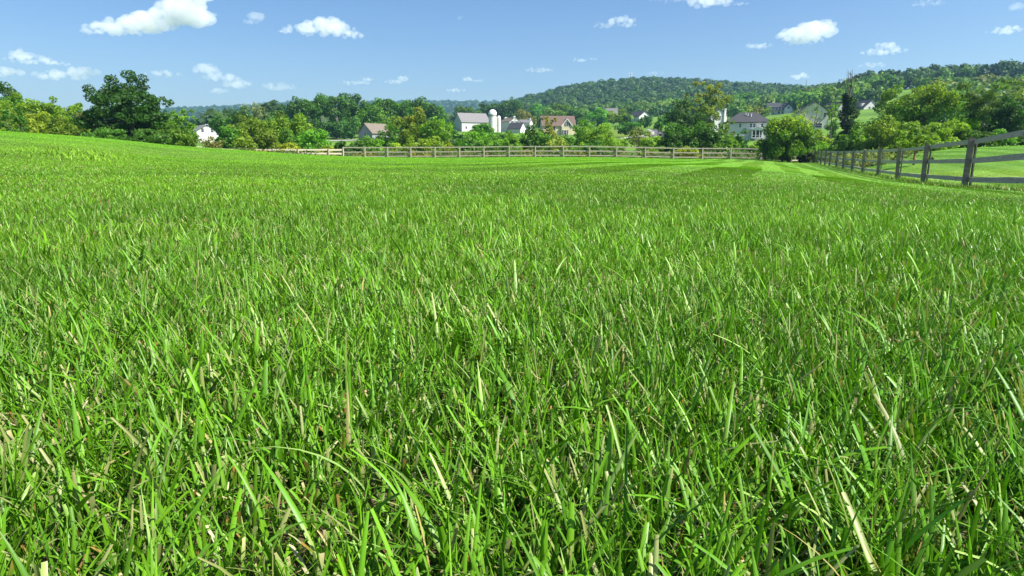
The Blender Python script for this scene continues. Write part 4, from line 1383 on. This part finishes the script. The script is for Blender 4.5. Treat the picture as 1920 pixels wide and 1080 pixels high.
class House:
    """gabled house: ridge along its own X, walls W by Dp, eaves hw above its base, ridge hr above the eaves"""

    def __init__(self, name, label, cat, px, D, W, Dp, ybase, yeave, yridge, rot, wall, roof, over=.35, hip=0.0, base=None):
        self.g = onground(px, D)
        zb = at(px, ybase, D)[2]
        self.hb = zb - self.g[2]
        self.he = at(px, yeave, D)[2] - self.g[2]
        self.hr = at(px, yridge, D)[2] - self.g[2]
        self.W, self.Dp = W, Dp
        self.wallm, self.roofm = wall, roof
        self.root = empty(name, self.g, R(rot) - math.atan2(self.g[0], self.g[1]))
        tag(self.root, label, cat)
        w, d, e, r = W / 2, Dp / 2, self.he, self.hr
        z0 = min(self.hb, 0) - 1.0
        m = MB()
        c = [(-w, -d), (w, -d), (w, d), (-w, d)]
        m.poly([(-w, -d, z0), (w, -d, z0), (w, -d, e), (-w, -d, e)])
        m.poly([(w, d, z0), (-w, d, z0), (-w, d, e), (w, d, e)])
        if hip:
            m.poly([(w, -d, z0), (w, d, z0), (w, d, e), (w, -d, e)])
            m.poly([(-w, d, z0), (-w, -d, z0), (-w, -d, e), (-w, d, e)])
            m.poly([(-w, -d, e), (w, -d, e), (w, d, e), (-w, d, e)])
        else:
            m.poly([(w, -d, z0), (w, d, z0), (w, d, e), (w, 0, r), (w, -d, e)])
            m.poly([(-w, d, z0), (-w, -d, z0), (-w, -d, e), (-w, 0, r), (-w, d, e)])
        m.build('wall', wall, self.root)
        self.roof = self._roof(over, hip)

    def _roof(self, o, hip):
        w, d, e, r = self.W / 2, self.Dp / 2, self.he, self.hr
        s = (r - e) / d
        t = .22
        m = MB()
        if hip:
            q = w - hip
            lo = e + .02
            P = [(-w - o, -d - o, lo), (w + o, -d - o, lo), (w + o, d + o, lo), (-w - o, d + o, lo), (-q, 0, r + t), (q, 0, r + t)]
            m.v = P + [(x, y, z - .2) for x, y, z in P[:4]]
            m.f = [(0, 1, 5, 4), (2, 3, 4, 5), (1, 2, 5), (3, 0, 4), (6, 7, 1, 0), (7, 8, 2, 1), (8, 9, 3, 2), (9, 6, 0, 3), (9, 8, 7, 6)]
        else:
            x0, x1 = -w - o, w + o
            for sg in (-1, 1):
                ye, ze = sg * (d + o), e - s * o + .03
                a = [(x0, ye, ze), (x1, ye, ze), (x1, 0, r + .03), (x0, 0, r + .03)]
                n = len(m.v)
                m.v += a + [(x, y, z + t) for x, y, z in a]
                fs = [(0, 3, 2, 1), (4, 5, 6, 7), (0, 1, 5, 4), (2, 3, 7, 6), (1, 2, 6, 5), (3, 0, 4, 7)]
                m.f += [tuple(n + i for i in f) for f in fs]
        return m.build('roof', self.roofm, self.root)

    def _place(self, face, u, z):
        w, d = self.W / 2, self.Dp / 2
        return {'-y': ((u, -d, z), 0), '+x': ((w, u, z), math.pi / 2), '-x': ((-w, -u, z), -math.pi / 2), '+y': ((-u, d, z), math.pi)}[face]

    def window(self, face, u, z, ww, hh, shutters=False, name='window'):
        c, a = self._place(face, u, z)
        M = Matrix.Translation(c) @ Matrix.Rotation(a, 4, 'Z')
        m = MB()
        f = .11
        for (x, zz, sx, sz) in ((-(ww + f) / 2, 0, f, hh + 2 * f), ((ww + f) / 2, 0, f, hh + 2 * f), (0, (hh + f) / 2, ww, f), (0, -(hh + f) / 2, ww, f), (0, 0, ww, .05)):
            m.box((x, -.035, zz), (sx, .07, sz), M=M)
        fr = m.build(name, TRIM, self.root)
        m = MB()
        m.box((0, -.012, 0), (ww, .022, hh), M=M)
        m.build('pane', GLASS, fr)
        if shutters:
            for sx in (-1, 1):
                m = MB()
                m.box((sx * (ww / 2 + f + .24), -.03, 0), (.44, .06, hh + .1), M=M)
                m.build('shutter', SHUT, fr)

    def chimney(self, x, y, w, top, mat=None, z0=None):
        m = MB()
        zz = z0 if z0 is not None else self.he
        m.box((x, y, (zz + top) / 2), (w, w, top - zz))
        m.box((x, y, top - .1), (w + .2, w + .2, .25))
        m.build('chimney', mat or STONE, self.roof if z0 is None else self.root)

    def block(self, name, mat, c, s):
        m = MB()
        m.box(c, s)
        return m.build(name, mat, self.root)

    def zt(self, px, py, D):
        return at(px, py, D)[2] - self.g[2]


# 1 white gable at left
h = House('house', 'white-gabled house at left, half hidden behind the brown dry shrub', 'house', 386, 240, 11, 7.2, 262, 246, 235, -78, WHITE, RF_GREY)
h.window('+x', -1.6, h.he + .2, .9, 1.3)
h.window('+x', 1.6, h.he + .2, .9, 1.3)
h.window('+x', 0, h.he + .2 + 1.6, .7, .8, name='attic_window')
# 2 grey gable, tan roof
h = House('house', 'grey-gabled house with a tan roof below the dark grove', 'house', 705, 215, 8.5, 6.6, 262, 250, 233, 42, GREYW, RF_TAN)
h.window('-x', 0, h.he - .3, .9, 1.2)
# 3 barn
h = House('barn', 'long white barn with a light grey roof beside the dome silo', 'barn', 885, 330, 15.2, 10.5, 248, 230, 213, 24, WHITE, RF_GREY, over=.3)
h.window('-y', -5.2, h.he - 2.6, .9, 1.1)
h.block('barn_door', TRIM, (1.5, -5.27, h.he - 2.6), (3.2, .08, 3.4))


# silo beside the barn
def silo():
    D = 322
    g = onground(924, D)
    root = empty('silo', g)
    tag(root, 'white silo with a round dome, right of the barn', 'silo')
    r = 7.2 / F * D
    zt = at(924, 205.5, D)[2] - g[2]
    zs = zt - r
    m = MB()
    m.lathe([(r, -1), (r, zs - 1.9)] + [(r, zs - 1.9 + .02)], sides=32)
    prof = [(r, -1.0)]
    z = 0.0
    while z < zs - .3:
        prof += [(r, z), (r + .035, z + .03), (r + .035, z + .09), (r, z + .12)]
        z += .75
    prof += [(r, zs)]
    m = MB()
    m.lathe(prof, sides=32)
    m.build('shaft', STONE, root, smooth=False)
    m = MB()
    m.lathe([(r + .10, zs - .05), (r + .10, zs + .08)] + [(r * math.cos(a) + .05 * math.cos(a), zs + .08 + (zt - zs) * math.sin(a)) for a in np.linspace(0, 1.52, 9)], sides=32)
    m.build('dome', TRIM, root, smooth=True)
    m = MB()
    for k in range(10):
        a = -2.6 + k * .28
        m.box((math.cos(a) * (r + .02), math.sin(a) * (r + .02), zs - 1.0), (.10, .32, .55), rz=a)
    m.build('vent', SHUT, root)
    # lower feed room beside the shaft, lean-to roof
    zc = at(933, 221, D)[2] - g[2]
    m = MB()
    c = 11.2 / F * D
    m.lathe([(3.6 / F * D, -1), (3.6 / F * D, zc), (2.4 / F * D, zc + .9), (.05, zc + 1.1)], (c, .4, 0), 24)
    m.build('chute', STONE, root, smooth=False)


silo()
# 4 farmhouse
h = House('farmhouse', 'white farmhouse with two chimneys, right of the silo', 'house', 956, 338, 11.0, 6.2, 248, 229, 221.5, -62, WHITE, RF_TAN, over=.2)
h.window('+x', -1.4, h.he - .4, .8, 1.5, True)
h.window('+x', 1.2, h.he - .4, .8, 1.5, True)
h.window('+x', 0, h.he + 1.0, .6, .8, name='attic_window')
h.chimney(4.6, 0, .9, h.zt(952, 218.5, 338))
h.chimney(-4.8, 0, 1.1, h.zt(974, 219, 338))
h = House('outbuilding', 'low white outbuilding with a dark roof in front of the farmhouse', 'shed', 969, 300, 6.6, 5.6, 250, 242, 230.5, -28, WHITE, RF_DARK, over=.2)
h.window('+x', 0, h.he - .8, .7, .9)
h = House('house_wing', 'small white wing with a grey roof right of the farmhouse', 'house', 984, 345, 7, 5, 248, 231, 225, -20, WHITE, RF_GREY, over=.2)
h.chimney(2.6, 0, .8, h.zt(988, 221.5, 345))
# 5 cream house
D5 = 232
h = House('house', 'cream house with a brown roof and a front gable, centre of the valley', 'house', 1044, D5, 11.4, 7.6, 256, 236.5, 218.5, 9, CREAM, RF_BROWN)
zz = h.hr - h.he
x5, w5 = 2.7, 3.6
m = MB()
m.poly([(x5 - w5 / 2, -4.6, -1.5), (x5 + w5 / 2, -4.6, -1.5), (x5 + w5 / 2, -4.6, h.he), (x5, -4.6, h.he + 2.2), (x5 - w5 / 2, -4.6, h.he)])
m.poly([(x5 - w5 / 2, -3.81, -1.5), (x5 - w5 / 2, -4.6, -1.5), (x5 - w5 / 2, -4.6, h.he), (x5 - w5 / 2, -3.81, h.he)])
m.poly([(x5 + w5 / 2, -4.6, -1.5), (x5 + w5 / 2, -3.81, -1.5), (x5 + w5 / 2, -3.81, h.he), (x5 + w5 / 2, -4.6, h.he)])
m.build('front_gable', CREAM, h.root)
m = MB()
for sg in (-1, 1):
    a = [(x5 + sg * (w5 / 2 + .25), -4.9, h.he - .3), (x5, -4.9, h.he + 2.27), (x5, -1.4, h.he + 2.27), (x5 + sg * (w5 / 2 + .25), -3.6, h.he - .3)]
    n_ = len(m.v)
    m.v += a + [(p[0], p[1], p[2] + .16) for p in a]
    m.f += [tuple(n_ + i for i in f) for f in ((0, 1, 2, 3), (4, 7, 6, 5), (0, 4, 5, 1), (1, 5, 6, 2), (2, 6, 7, 3), (3, 7, 4, 0))]
m.build('gable_roof', RF_BROWN, h.roof)
m = MB()
for sg in (-1, 1):
    m.bar((x5 + sg * (w5 / 2 + .25), -4.93, h.he - .27), (x5, -4.93, h.he + 2.3), .05, .22)
m.build('bargeboard', TRIM, h.root)
h.Dp = 9.2
h.window('-y', x5 + .1, h.he + .5, .8, 1.3, True)
h.window('-y', x5 - .6, h.he - 2.3, .9, 1.5, True)
h.Dp = 7.6
h.window('-y', -1.6, h.he - .9, .8, 1.2)
h.window('-y', -3.8, h.he - .9, .8, 1.2)
# 6 white barn-shaped house
h = House('house', 'white barn-shaped house with a grey roof beyond the road', 'house', 1196, 330, 9.5, 6.6, 236, 219, 209.5, -56, WHITE, RF_DARK, over=.35)
h.window('-y', -2.5, h.he - 1.2, .8, 1.2)
h.window('-y', 1.0, h.he - 1.2, .8, 1.2)
h.window('+x', .2, h.he - .2, .9, 1.2)
# 7 half-hidden grey house with white posts
h = House('house', 'half-hidden grey house with white corner posts, left of the white barn-shaped house', 'house', 1145, 385, 6.5, 5, 224, 212, 203.5, -10, GREYW, RF_GREY, over=.3)
for u in (-2.9, -1.6, 2.9):
    h.block('porch_post', TRIM, (u, -2.9, h.he - 1.6), (.35, .35, 3.4))
h.window('-y', .6, h.he - 1.2, 1.0, 1.4)
# 8 white gable behind the russet tree
h = House('house', 'white house end with a narrow white gable edge behind the tall russet tree', 'house', 1334, 215, 7.5, 5.4, 234, 216, 206, -64, WHITE, RF_DARK, over=.25)
h.window('+x', .2, h.he - 1.0, .8, 1.3)
h.chimney(3.95, 1.8, .6, h.zt(1344, 205.5, 215), STONE, z0=-1)  # narrow white gable edge, built as a slim chimney
# 9 hip-roofed white house with sunroom
D9 = 172
h = House('house', 'white house with a dark hipped roof and a sunroom, left of the dome-shaped tree', 'house', 1397, D9, 10.6, 6.5, 262, 230, 212.5, 6, WHITE, RF_DARK, over=.4, hip=3.2)
for u in (-2.4, .2, 1.0, 2.9):
    h.window('-y', u + .4, h.he - .85, .55, .9)
for u in (-.6, -.1, .7):
    m = MB()
    m.lathe([(.10, h.he + 1.2), (.10, h.he + 2.15), (.16, h.he + 2.2), (.16, h.he + 2.28)], (u, -1.4 - .3 * u, 0), 8)
    m.build('roof_vent', TRIM, h.roof)
m = MB()
sx, sy = 2.1, -4.6
zb, ze, zr = h.zt(1416, 258, 168), h.zt(1416, 244, 168), h.zt(1416, 239, 168)
for u in (-1.3, -.45, .45, 1.3):
    m.box((sx + u, sy - .9, (zb + ze) / 2), (.16, .16, ze - zb - .05))
for s_ in (-1.3, 1.3):
    m.box((sx + s_, sy + .9, (zb + ze) / 2), (.16, .16, ze - zb - .05))
m.box((sx, sy - .9, ze + .06), (2.9, .2, .2))
m.box((sx, sy, zb - .12), (2.9, 2.2, .2))
m.box((sx, sy - .9, zb + .55), (2.55, .06, .08))
m.poly([(sx - 1.45, sy - 1.02, ze + .17), (sx + 1.45, sy - 1.02, ze + .17), (sx, sy - 1.02, zr)])
m.build('sunroom', TRIM, h.root)
m = MB()
for sg in (-1, 1):
    a = [(sx + sg * 1.65, sy - 1.1, ze + .1), (sx, sy - 1.1, zr + .1), (sx, sy + 1.3, zr + .1), (sx + sg * 1.65, sy + 1.3, ze + .1)]
    n_ = len(m.v)
    m.v += a + [(p[0], p[1], p[2] + .12) for p in a]
    m.f += [tuple(n_ + i for i in f) for f in ((0, 1, 2, 3), (4, 7, 6, 5), (0, 4, 5, 1), (1, 5, 6, 2), (2, 6, 7, 3), (3, 7, 4, 0))]
m.build('sunroom_roof', TRIM, h.root)
m = MB()
m.box((sx, sy + .6, (zb + ze) / 2), (2.2, .06, ze - zb - .2))
m.build('sunroom_glazing', GLASS, h.root)
# 10 porch house on the slope
h = House('house', 'pale house with a long front porch and grey roof on the slope', 'house', 1452, 380, 12.2, 7.0, 216, 202, 193.5, 6, PALEG, RF_DARK, over=.3)
for u in (-4.6, -2.9, -1.2, .5, 2.2):
    h.window('-y', u, h.he - .75, .9, 1.1)
for u in (-4.6, -2.6, .2, 2.2):
    h.window('-y', u, h.he - 2.9, .9, 1.3)
m = MB()
m.v = [(-6.3, -5.6, h.he - 1.75), (3.0, -5.6, h.he - 1.75), (3.0, -3.52, h.he - 1.35), (-6.3, -3.52, h.he - 1.35)]
m.v += [(a, b, c + .14) for a, b, c in m.v]
m.f = [(0, 3, 2, 1), (4, 5, 6, 7), (0, 1, 5, 4), (1, 2, 6, 5), (2, 3, 7, 6), (3, 0, 4, 7)]
m.build('porch_roof', RF_DARK, h.root)
for u in (-6.1, -4.3, -2.5, -.7, 1.1, 2.8):
    h.block('porch_post', TRIM, (u, -5.45, h.he - 3.0), (.2, .2, 2.45))
m = MB()
gx, gw = 5.0, 4.2
m.poly([(gx - gw / 2, -4.8, -1.5), (gx + gw / 2, -4.8, -1.5), (gx + gw / 2, -4.8, h.he - .6), (gx, -4.8, h.he + 1.3), (gx - gw / 2, -4.8, h.he - .6)])
m.poly([(gx - gw / 2, -3.51, -1.5), (gx - gw / 2, -4.8, -1.5), (gx - gw / 2, -4.8, h.he - .6), (gx - gw / 2, -3.51, h.he - .6)])
m.poly([(gx + gw / 2, -4.8, -1.5), (gx + gw / 2, -3.51, -1.5), (gx + gw / 2, -3.51, h.he - .6), (gx + gw / 2, -4.8, h.he - .6)])
m.build('front_gable', PALEG, h.root)
m = MB()
for sg in (-1, 1):
    a = [(gx + sg * (gw / 2 + .25), -5.05, h.he - .8), (gx, -5.05, h.he + 1.34), (gx, -1.6, h.he + 1.34), (gx + sg * (gw / 2 + .25), -3.3, h.he - .8)]
    n_ = len(m.v)
    m.v += a + [(p[0], p[1], p[2] + .16) for p in a]
    m.f += [tuple(n_ + i for i in f) for f in ((0, 1, 2, 3), (4, 7, 6, 5), (0, 4, 5, 1), (1, 5, 6, 2), (2, 6, 7, 3), (3, 7, 4, 0))]
m.build('gable_roof', RF_DARK, h.roof)
h.Dp = 9.6
h.window('-y', gx, h.he - .3, 1.2, 1.1)
# 11 beige gable
D11 = 200
h = House('house', 'tall beige gabled house with a raised deck, behind the bare forked branches', 'house', 1515, D11, 9.5, 8.0, 242, 211, 193.5, -82, BEIGE, RF_DARK, over=.3)
h.window('+x', .3, h.he + .75, .8, 1.2, name='attic_window')
h.window('+x', 3.0, h.he - .95, .75, 1.1)
h.window('+x', -2.9, h.he - 1.4, .75, 1.2)
h.window('+x', 1.6, h.he - 4.0, 1.6, 1.3)
dz = h.zt(1545, 229, 196)
rt = h.root
m = MB()
m.box((3.2, 6.0, dz), (3.4, 3.8, .18))
for a, b in ((1.7, 4.4), (4.7, 4.4), (1.7, 7.7), (4.7, 7.7)):
    m.box((a, b, dz / 2 - .35), (.18, .18, dz + .5))
m.build('deck', TRIM, rt)
m = MB()
m.box((4.8, 6.0, dz + .95), (.1, 3.8, .1))
m.box((3.2, 7.85, dz + .95), (3.1, .1, .1))
for k in range(12):
    m.box((4.8, 4.25 + k * .32, dz + .5), (.06, .06, .8))
m.build('deck_railing', TRIM, rt)
# 12 dark roof left of the snag
h = House('house', 'dark-roofed house mostly hidden left of the ivy-covered snag', 'house', 1556, 262, 6.5, 5.0, 222, 208, 192.5, -40, GREYW, RF_DARK)
h.window('+x', 0, h.he - 1.2, .8, 1.1)
# 13 white house with brick chimney
h = House('house', 'white-gabled house with a dark roof and brick chimney, right of the ivy-covered snag', 'house', 1613, 285, 8.6, 7.0, 232, 203, 188.5, -56, WHITE, RF_DARK, over=.35)
h.window('+x', -.9, h.he - .2, .8, 1.2)
h.window('+x', .9, h.he - .2, .8, 1.2)
h.chimney(-1.2, -3.9, 1.0, h.zt(1607, 200, 283), BRICK, z0=-1)
m = MB()
m.box((1.4, -2.3, h.he + 1.3), (1.5, 1.6, 1.3))
m.build('dormer', WHITE, h.roof)

# ------------------------------------------------------------------ masts and poles
STEEL = surf('galvanised_steel', (0.25, 0.26, 0.28), (0.38, 0.39, 0.41), scale=4, rough=.5)


def mast(px, ytop, ybot, D, label, kind):
    g = onground(px, D)
    H = at(px, ytop, D)[2] - g[2]
    root = empty('antenna_tower', g)
    tag(root, label, 'antenna tower', 'antenna towers on the hill')
    m = MB()
    if kind == 'mono':
        m.tube([(0, 0, -.5), (0, 0, H * .6), (0, 0, H)], [.75, .6, .45], 10)
    else:
        for k in range(3):
            a = k * 2.094
            m.tube([(math.cos(a) * .8, math.sin(a) * .8, -.5), (math.cos(a) * .25, math.sin(a) * .25, H)], [.16, .12], 6)
        for z in np.arange(1, H - 1, 1.6):
            f = 1 - z / H
            for k in range(3):
                a, b = k * 2.094, (k + 1) * 2.094
                r1, r2 = .25 + .55 * f, .25 + .55 * max(0, f - 1.6 / H)
                m.tube([(math.cos(a) * r1, math.sin(a) * r1, z), (math.cos(b) * r2, math.sin(b) * r2, z + 1.6)], [.06, .06], 4)
    m.build('mast', STEEL, root)
    if kind != 'spike':
        for dz in (-1.0, -4.2) if kind == 'mono' else (-1.0,):
            for k in range(6):
                a = k * 1.047 + .3
                m = MB()
                m.box((math.cos(a) * 1.9, math.sin(a) * 1.9, H + dz), (.35, .55, 2.2), rz=a)
                m.bar((0, 0, H + dz), (math.cos(a) * 1.75, math.sin(a) * 1.75, H + dz), .12, .12)
                m.build('antenna_panel', TRIM, root)


mast(1177, 136, 152, 900, 'tall antenna tower with panels on the crest of the central hill', 'mono')
mast(1220, 141, 151, 905, 'short lattice antenna tower on the hill crest, right of the tall one', 'lattice')
mast(1500, 150, 164, 880, 'thin spike-like antenna tower on the skyline left of the dead snag', 'spike')


def pole():
    D = 300
    g = onground(381, D)
    H = at(381, 210, D)[2] - g[2]
    root = empty('utility_pole', g)
    tag(root, 'thin wooden utility pole behind the white-gabled house at left', 'utility pole')
    m = MB()
    m.tube([(0, 0, -.5), (0, 0, H)], [.26, .17], 8)
    m.build('shaft', BARK, root)
    m = MB()
    m.bar((-1.2, 0, H - .6), (1.2, 0, H - .6), .14, .16)
    m.build('crossarm', BARK, root)


pole()


# ------------------------------------------------------------------ road, kerbs and lawns in the valley
def sheet(name, poly, lift, mat, label=None):
    """a strip of paving lying on the ground, given by its two edges as rows of (photo column, distance)"""
    L_, R_ = poly
    m = MB()
    n = 14

    def samp(E, t):
        k = t * (len(E) - 1)
        i = min(int(k), len(E) - 2)
        f = k - i
        return [E[i][j] * (1 - f) + E[i + 1][j] * f for j in (0, 1)]
    prev = None
    for s in range(n + 1):
        a, b = samp(L_, s / n), samp(R_, s / n)
        row = []
        for u in np.linspace(0, 1, 7):
            px, D = a[0] * (1 - u) + b[0] * u, a[1] * (1 - u) + b[1] * u
            p = onground(px, D)
            row.append((p[0], p[1], p[2] + lift))
        if prev:
            for k in range(6):
                m.poly([prev[k], prev[k + 1], row[k + 1], row[k]])
        prev = row
    o = m.build(name, mat)
    tag(o, kind='structure')
    return o


ASPH = surf('asphalt', (0.070, 0.070, 0.070), (0.112, 0.108, 0.105), scale=1.5, rough=.9)
CONC = surf('concrete', (0.240, 0.228, 0.204), (0.330, 0.312, 0.282), scale=1.2, rough=.9)
TURF1 = surf('mown_turf', (0.096, 0.152, 0.024), (0.136, 0.188, 0.032), scale=.8, rough=.95, spec=.05)
sheet('road', ([(1214, 158), (1226, 182), (1226, 205), (1216, 235)], [(1262, 158), (1256, 182), (1246, 205), (1228, 235)]), .10, ASPH)
sheet('kerb', ([(1205, 158), (1219, 182), (1219, 205), (1210, 235)], [(1213.6, 158), (1225.6, 182), (1225.6, 205), (1215.6, 235)]), .14, CONC)
sheet('pavement', ([(1160, 157), (1185, 168), (1206, 176)], [(1164, 150), (1192, 159), (1213, 166)]), .18, CONC)
sheet('lawn', ([(1135, 172), (1135, 260)], [(1180, 172), (1176, 260)]), .08, TURF1)
sheet('path', ([(610, 205), (670, 205)], [(610, 215), (670, 215)]), .10, CONC)
sheet('meadow', ([(1585, 330), (1585, 385)], [(1640, 330), (1640, 385)]), .15, TURF1)
# ------------------------------------------------------------------ clouds, far outside the haze
def cloud_mat(name, dens):
    m, nt, out = new_mat(name)
    v = nt.nodes.new('ShaderNodeVolumePrincipled')
    v.inputs['Color'].default_value = (1, 1, 1, 1)
    v.inputs['Density'].default_value = dens
    v.inputs['Anisotropy'].default_value = 0.0
    nt.links.new(v.outputs[0], out.inputs['Volume'])
    return m


CL_M = {}


def cloud(label, puffs, D, dens, seed, fluff=1.0):
    """puffs: (photo column, row, width, height) of the billows of one cloud; the billows are merged into one closed skin filled with vapour"""
    import bmesh
    rg = np.random.default_rng(seed)
    c0 = np.mean([[p[0], p[1]] for p in puffs], 0)
    o0 = at(c0[0], c0[1], D)
    k = D / F
    bm = bmesh.new()
    smin = 1e9
    for (px, py, w, h) in puffs:
        n = int(np.clip(10 + w * .45 * fluff, 10, 44))
        for i in range(n):
            a = rg.uniform(0, 6.28)
            q = rg.random() ** .55
            x = math.cos(a) * q
            y = math.sin(a) * q
            zt = math.sqrt(max(0, 1 - q * q))
            z = rg.uniform(-.35, 1) * zt
            r = (h / 2) * rg.uniform(.28, .62) * (1 - .4 * q)
            p = at(px + x * (w / 2 - r * .8), py - z * (h / 2 - r * .8) - .0 * h, D) - o0
            p[1] = y * w * .35 * k
            smin = min(smin, r * k)
            M = Matrix.Translation(Vector(p)) @ Matrix.Diagonal((r * k * rg.uniform(1, 1.5), r * k * 1.2, r * k, 1))
            bmesh.ops.create_icosphere(bm, subdivisions=2, radius=1, matrix=M)
    me = bpy.data.meshes.new('cloud')
    bm.to_mesh(me)
    bm.free()
    key = round(dens, 5)
    if key not in CL_M:
        CL_M[key] = cloud_mat('cloud_vapour', dens)
    o = link('cloud', me, CL_M[key])
    o.location = o0
    tag(o, label, 'cloud', 'clouds')
    rm = o.modifiers.new('merge', 'REMESH')
    rm.mode = 'VOXEL'
    rm.voxel_size = max(k * .9, smin * .33)
    tx = bpy.data.textures.new('billow', 'CLOUDS')
    tx.noise_scale = k * 7
    tx.noise_depth = 3
    dm = o.modifiers.new('billow', 'DISPLACE')
    dm.texture = tx
    dm.strength = k * 3.2 * fluff
    dm.mid_level = .5
    dm.texture_coords = 'LOCAL'
    t2 = bpy.data.textures.new('fray', 'CLOUDS')
    t2.noise_scale = k * 2.6
    t2.noise_depth = 4
    d2 = o.modifiers.new('fray', 'DISPLACE')
    d2.texture = t2
    d2.strength = k * 2.6
    d2.mid_level = .5
    d2.texture_coords = 'LOCAL'
    return o


CD = 4200
DN = 0.009
cloud('largest cumulus at upper left, its tall right head cut by the top edge', [(215, 56, 120, 30), (270, 44, 130, 46), (345, 22, 92, 62), (372, 36, 60, 50), (312, 38, 90, 48), (250, 56, 140, 30), (365, -8, 70, 40), (172, 60, 40, 16), (400, 28, 26, 10)], CD, DN, 1)
cloud('long flat-bottomed cumulus right of the largest one', [(600, 58, 140, 34), (615, 46, 70, 32), (655, 66, 60, 18), (535, 60, 28, 12), (575, 54, 50, 26)], CD, DN, 2)
cloud('small faint puff between the two big left clouds', [(480, 33, 34, 26), (470, 42, 30, 14)], CD, DN * 0.5, 3)
cloud('tiny puff alone high in the middle of the sky', [(863, 34, 13, 9)], CD, DN * .4, 4)
cloud('slanting cloud high right of the middle', [(1165, 40, 56, 22), (1135, 48, 54, 14), (1178, 48, 34, 14)], CD, DN * .7, 5)
cloud('cloud cut by the top edge, right of the middle', [(1330, 4, 90, 28), (1270, -2, 120, 14), (1390, 8, 30, 10)], CD, DN * .8, 6)
cloud('big bright cumulus high at right', [(1490, 68, 66, 34), (1525, 62, 90, 46), (1545, 50, 50, 26), (1505, 78, 80, 20)], CD, DN, 7)
cloud('small oval cloud left below the big bright right cumulus', [(1423, 87, 52, 16)], CD, DN * .8, 8)
cloud('flat cumulus above the right-hand hill', [(1660, 98, 88, 18), (1662, 88, 50, 18)], CD, DN, 9)
cloud('faint flat cloud below the flat cumulus at right', [(1638, 123, 58, 15)], CD, DN * 0.7, 10)
cloud('thin streak cloud above the central hill', [(1085, 113, 40, 10), (1112, 111, 36, 7)], CD, DN * 0.9, 11)
cloud('small flat cloud left of the central hill', [(1010, 132, 58, 12)], CD, DN * 1, 12)
cloud('longish cloud above the dark grove', [(668, 156, 62, 12), (690, 150, 26, 12)], CD, DN * 0.9, 13)
cloud('rounded cloud right of the longish one above the grove', [(744, 154, 48, 12), (755, 148, 24, 14)], CD, DN * 1, 14)
cloud('two-humped little cloud above the barn', [(878, 149, 22, 14), (898, 152, 24, 9)], CD, DN * 1, 15)
cloud('small oval cloud just above the barn', [(854, 170, 42, 11)], CD, DN * 1, 16)
cloud('rounded cloud behind the thin antenna on the skyline', [(1500, 144, 36, 18)], CD, DN * 1, 17)
cloud('wisp cut by the top edge far right of the middle', [(1745, 6, 68, 14)], CD, DN * .5, 18)
cloud('cloud cut by the right picture edge', [(1888, 58, 74, 18)], CD, DN * .9, 19)
cloud('puff in the top right corner', [(1908, 14, 36, 18)], CD, DN * .5, 20)
cloud('hazy cloud with a small hump at far left', [(60, 114, 100, 22), (40, 104, 44, 26), (110, 120, 50, 12)], CD, DN * 0.9, 21)
cloud('long hazy cloud above the left thicket', [(110, 143, 110, 26), (155, 136, 64, 26)], CD, DN * 0.8, 22)
cloud('hazy cloud at the left picture edge', [(10, 137, 74, 24)], CD, DN * 0.75, 23)
cloud('flat hazy cloud right of the big dark tree', [(305, 140, 70, 18)], CD, DN * 0.7, 24)
cloud('slanting hazy wisp in the left half of the sky', [(385, 132, 54, 28), (415, 148, 70, 26), (445, 160, 56, 24), (410, 172, 40, 18)], CD, DN * 0.6, 25)
cloud('faint hazy patch left of the dark grove', [(525, 164, 74, 20)], CD, DN * 0.5, 26)
cloud('tiny wisp over the antenna towers', [(1230, 138, 40, 9)], CD, DN * 0.6, 27)

# ------------------------------------------------------------------ air
def haze():
    m = MB()
    m.box((0, 1150, 0), (5200, 3600, 2))
    zs = [-40.0, 225.0]
    m.v = [(x, y, zs[0] if z < 0 else zs[1]) for x, y, z in m.v]
    mt, nt, out = new_mat('air')
    v = nt.nodes.new('ShaderNodeVolumePrincipled')
    v.inputs['Color'].default_value = (0.36, 0.62, 1.0, 1)
    v.inputs['Density'].default_value = 0.00017
    v.inputs['Anisotropy'].default_value = 0.3
    nt.links.new(v.outputs[0], out.inputs['Volume'])
    o = m.build('haze', mt)
    tag(o, 'thin pale air over the valley', 'haze', kind='stuff')


haze()
# ------------------------------------------------------------------ render settings
sc.cycles.use_denoising = True
sc.cycles.max_bounces = 8
sc.cycles.diffuse_bounces = 4
sc.cycles.glossy_bounces = 2
sc.cycles.transmission_bounces = 4
sc.cycles.transparent_max_bounces = 8
sc.cycles.volume_bounces = 3
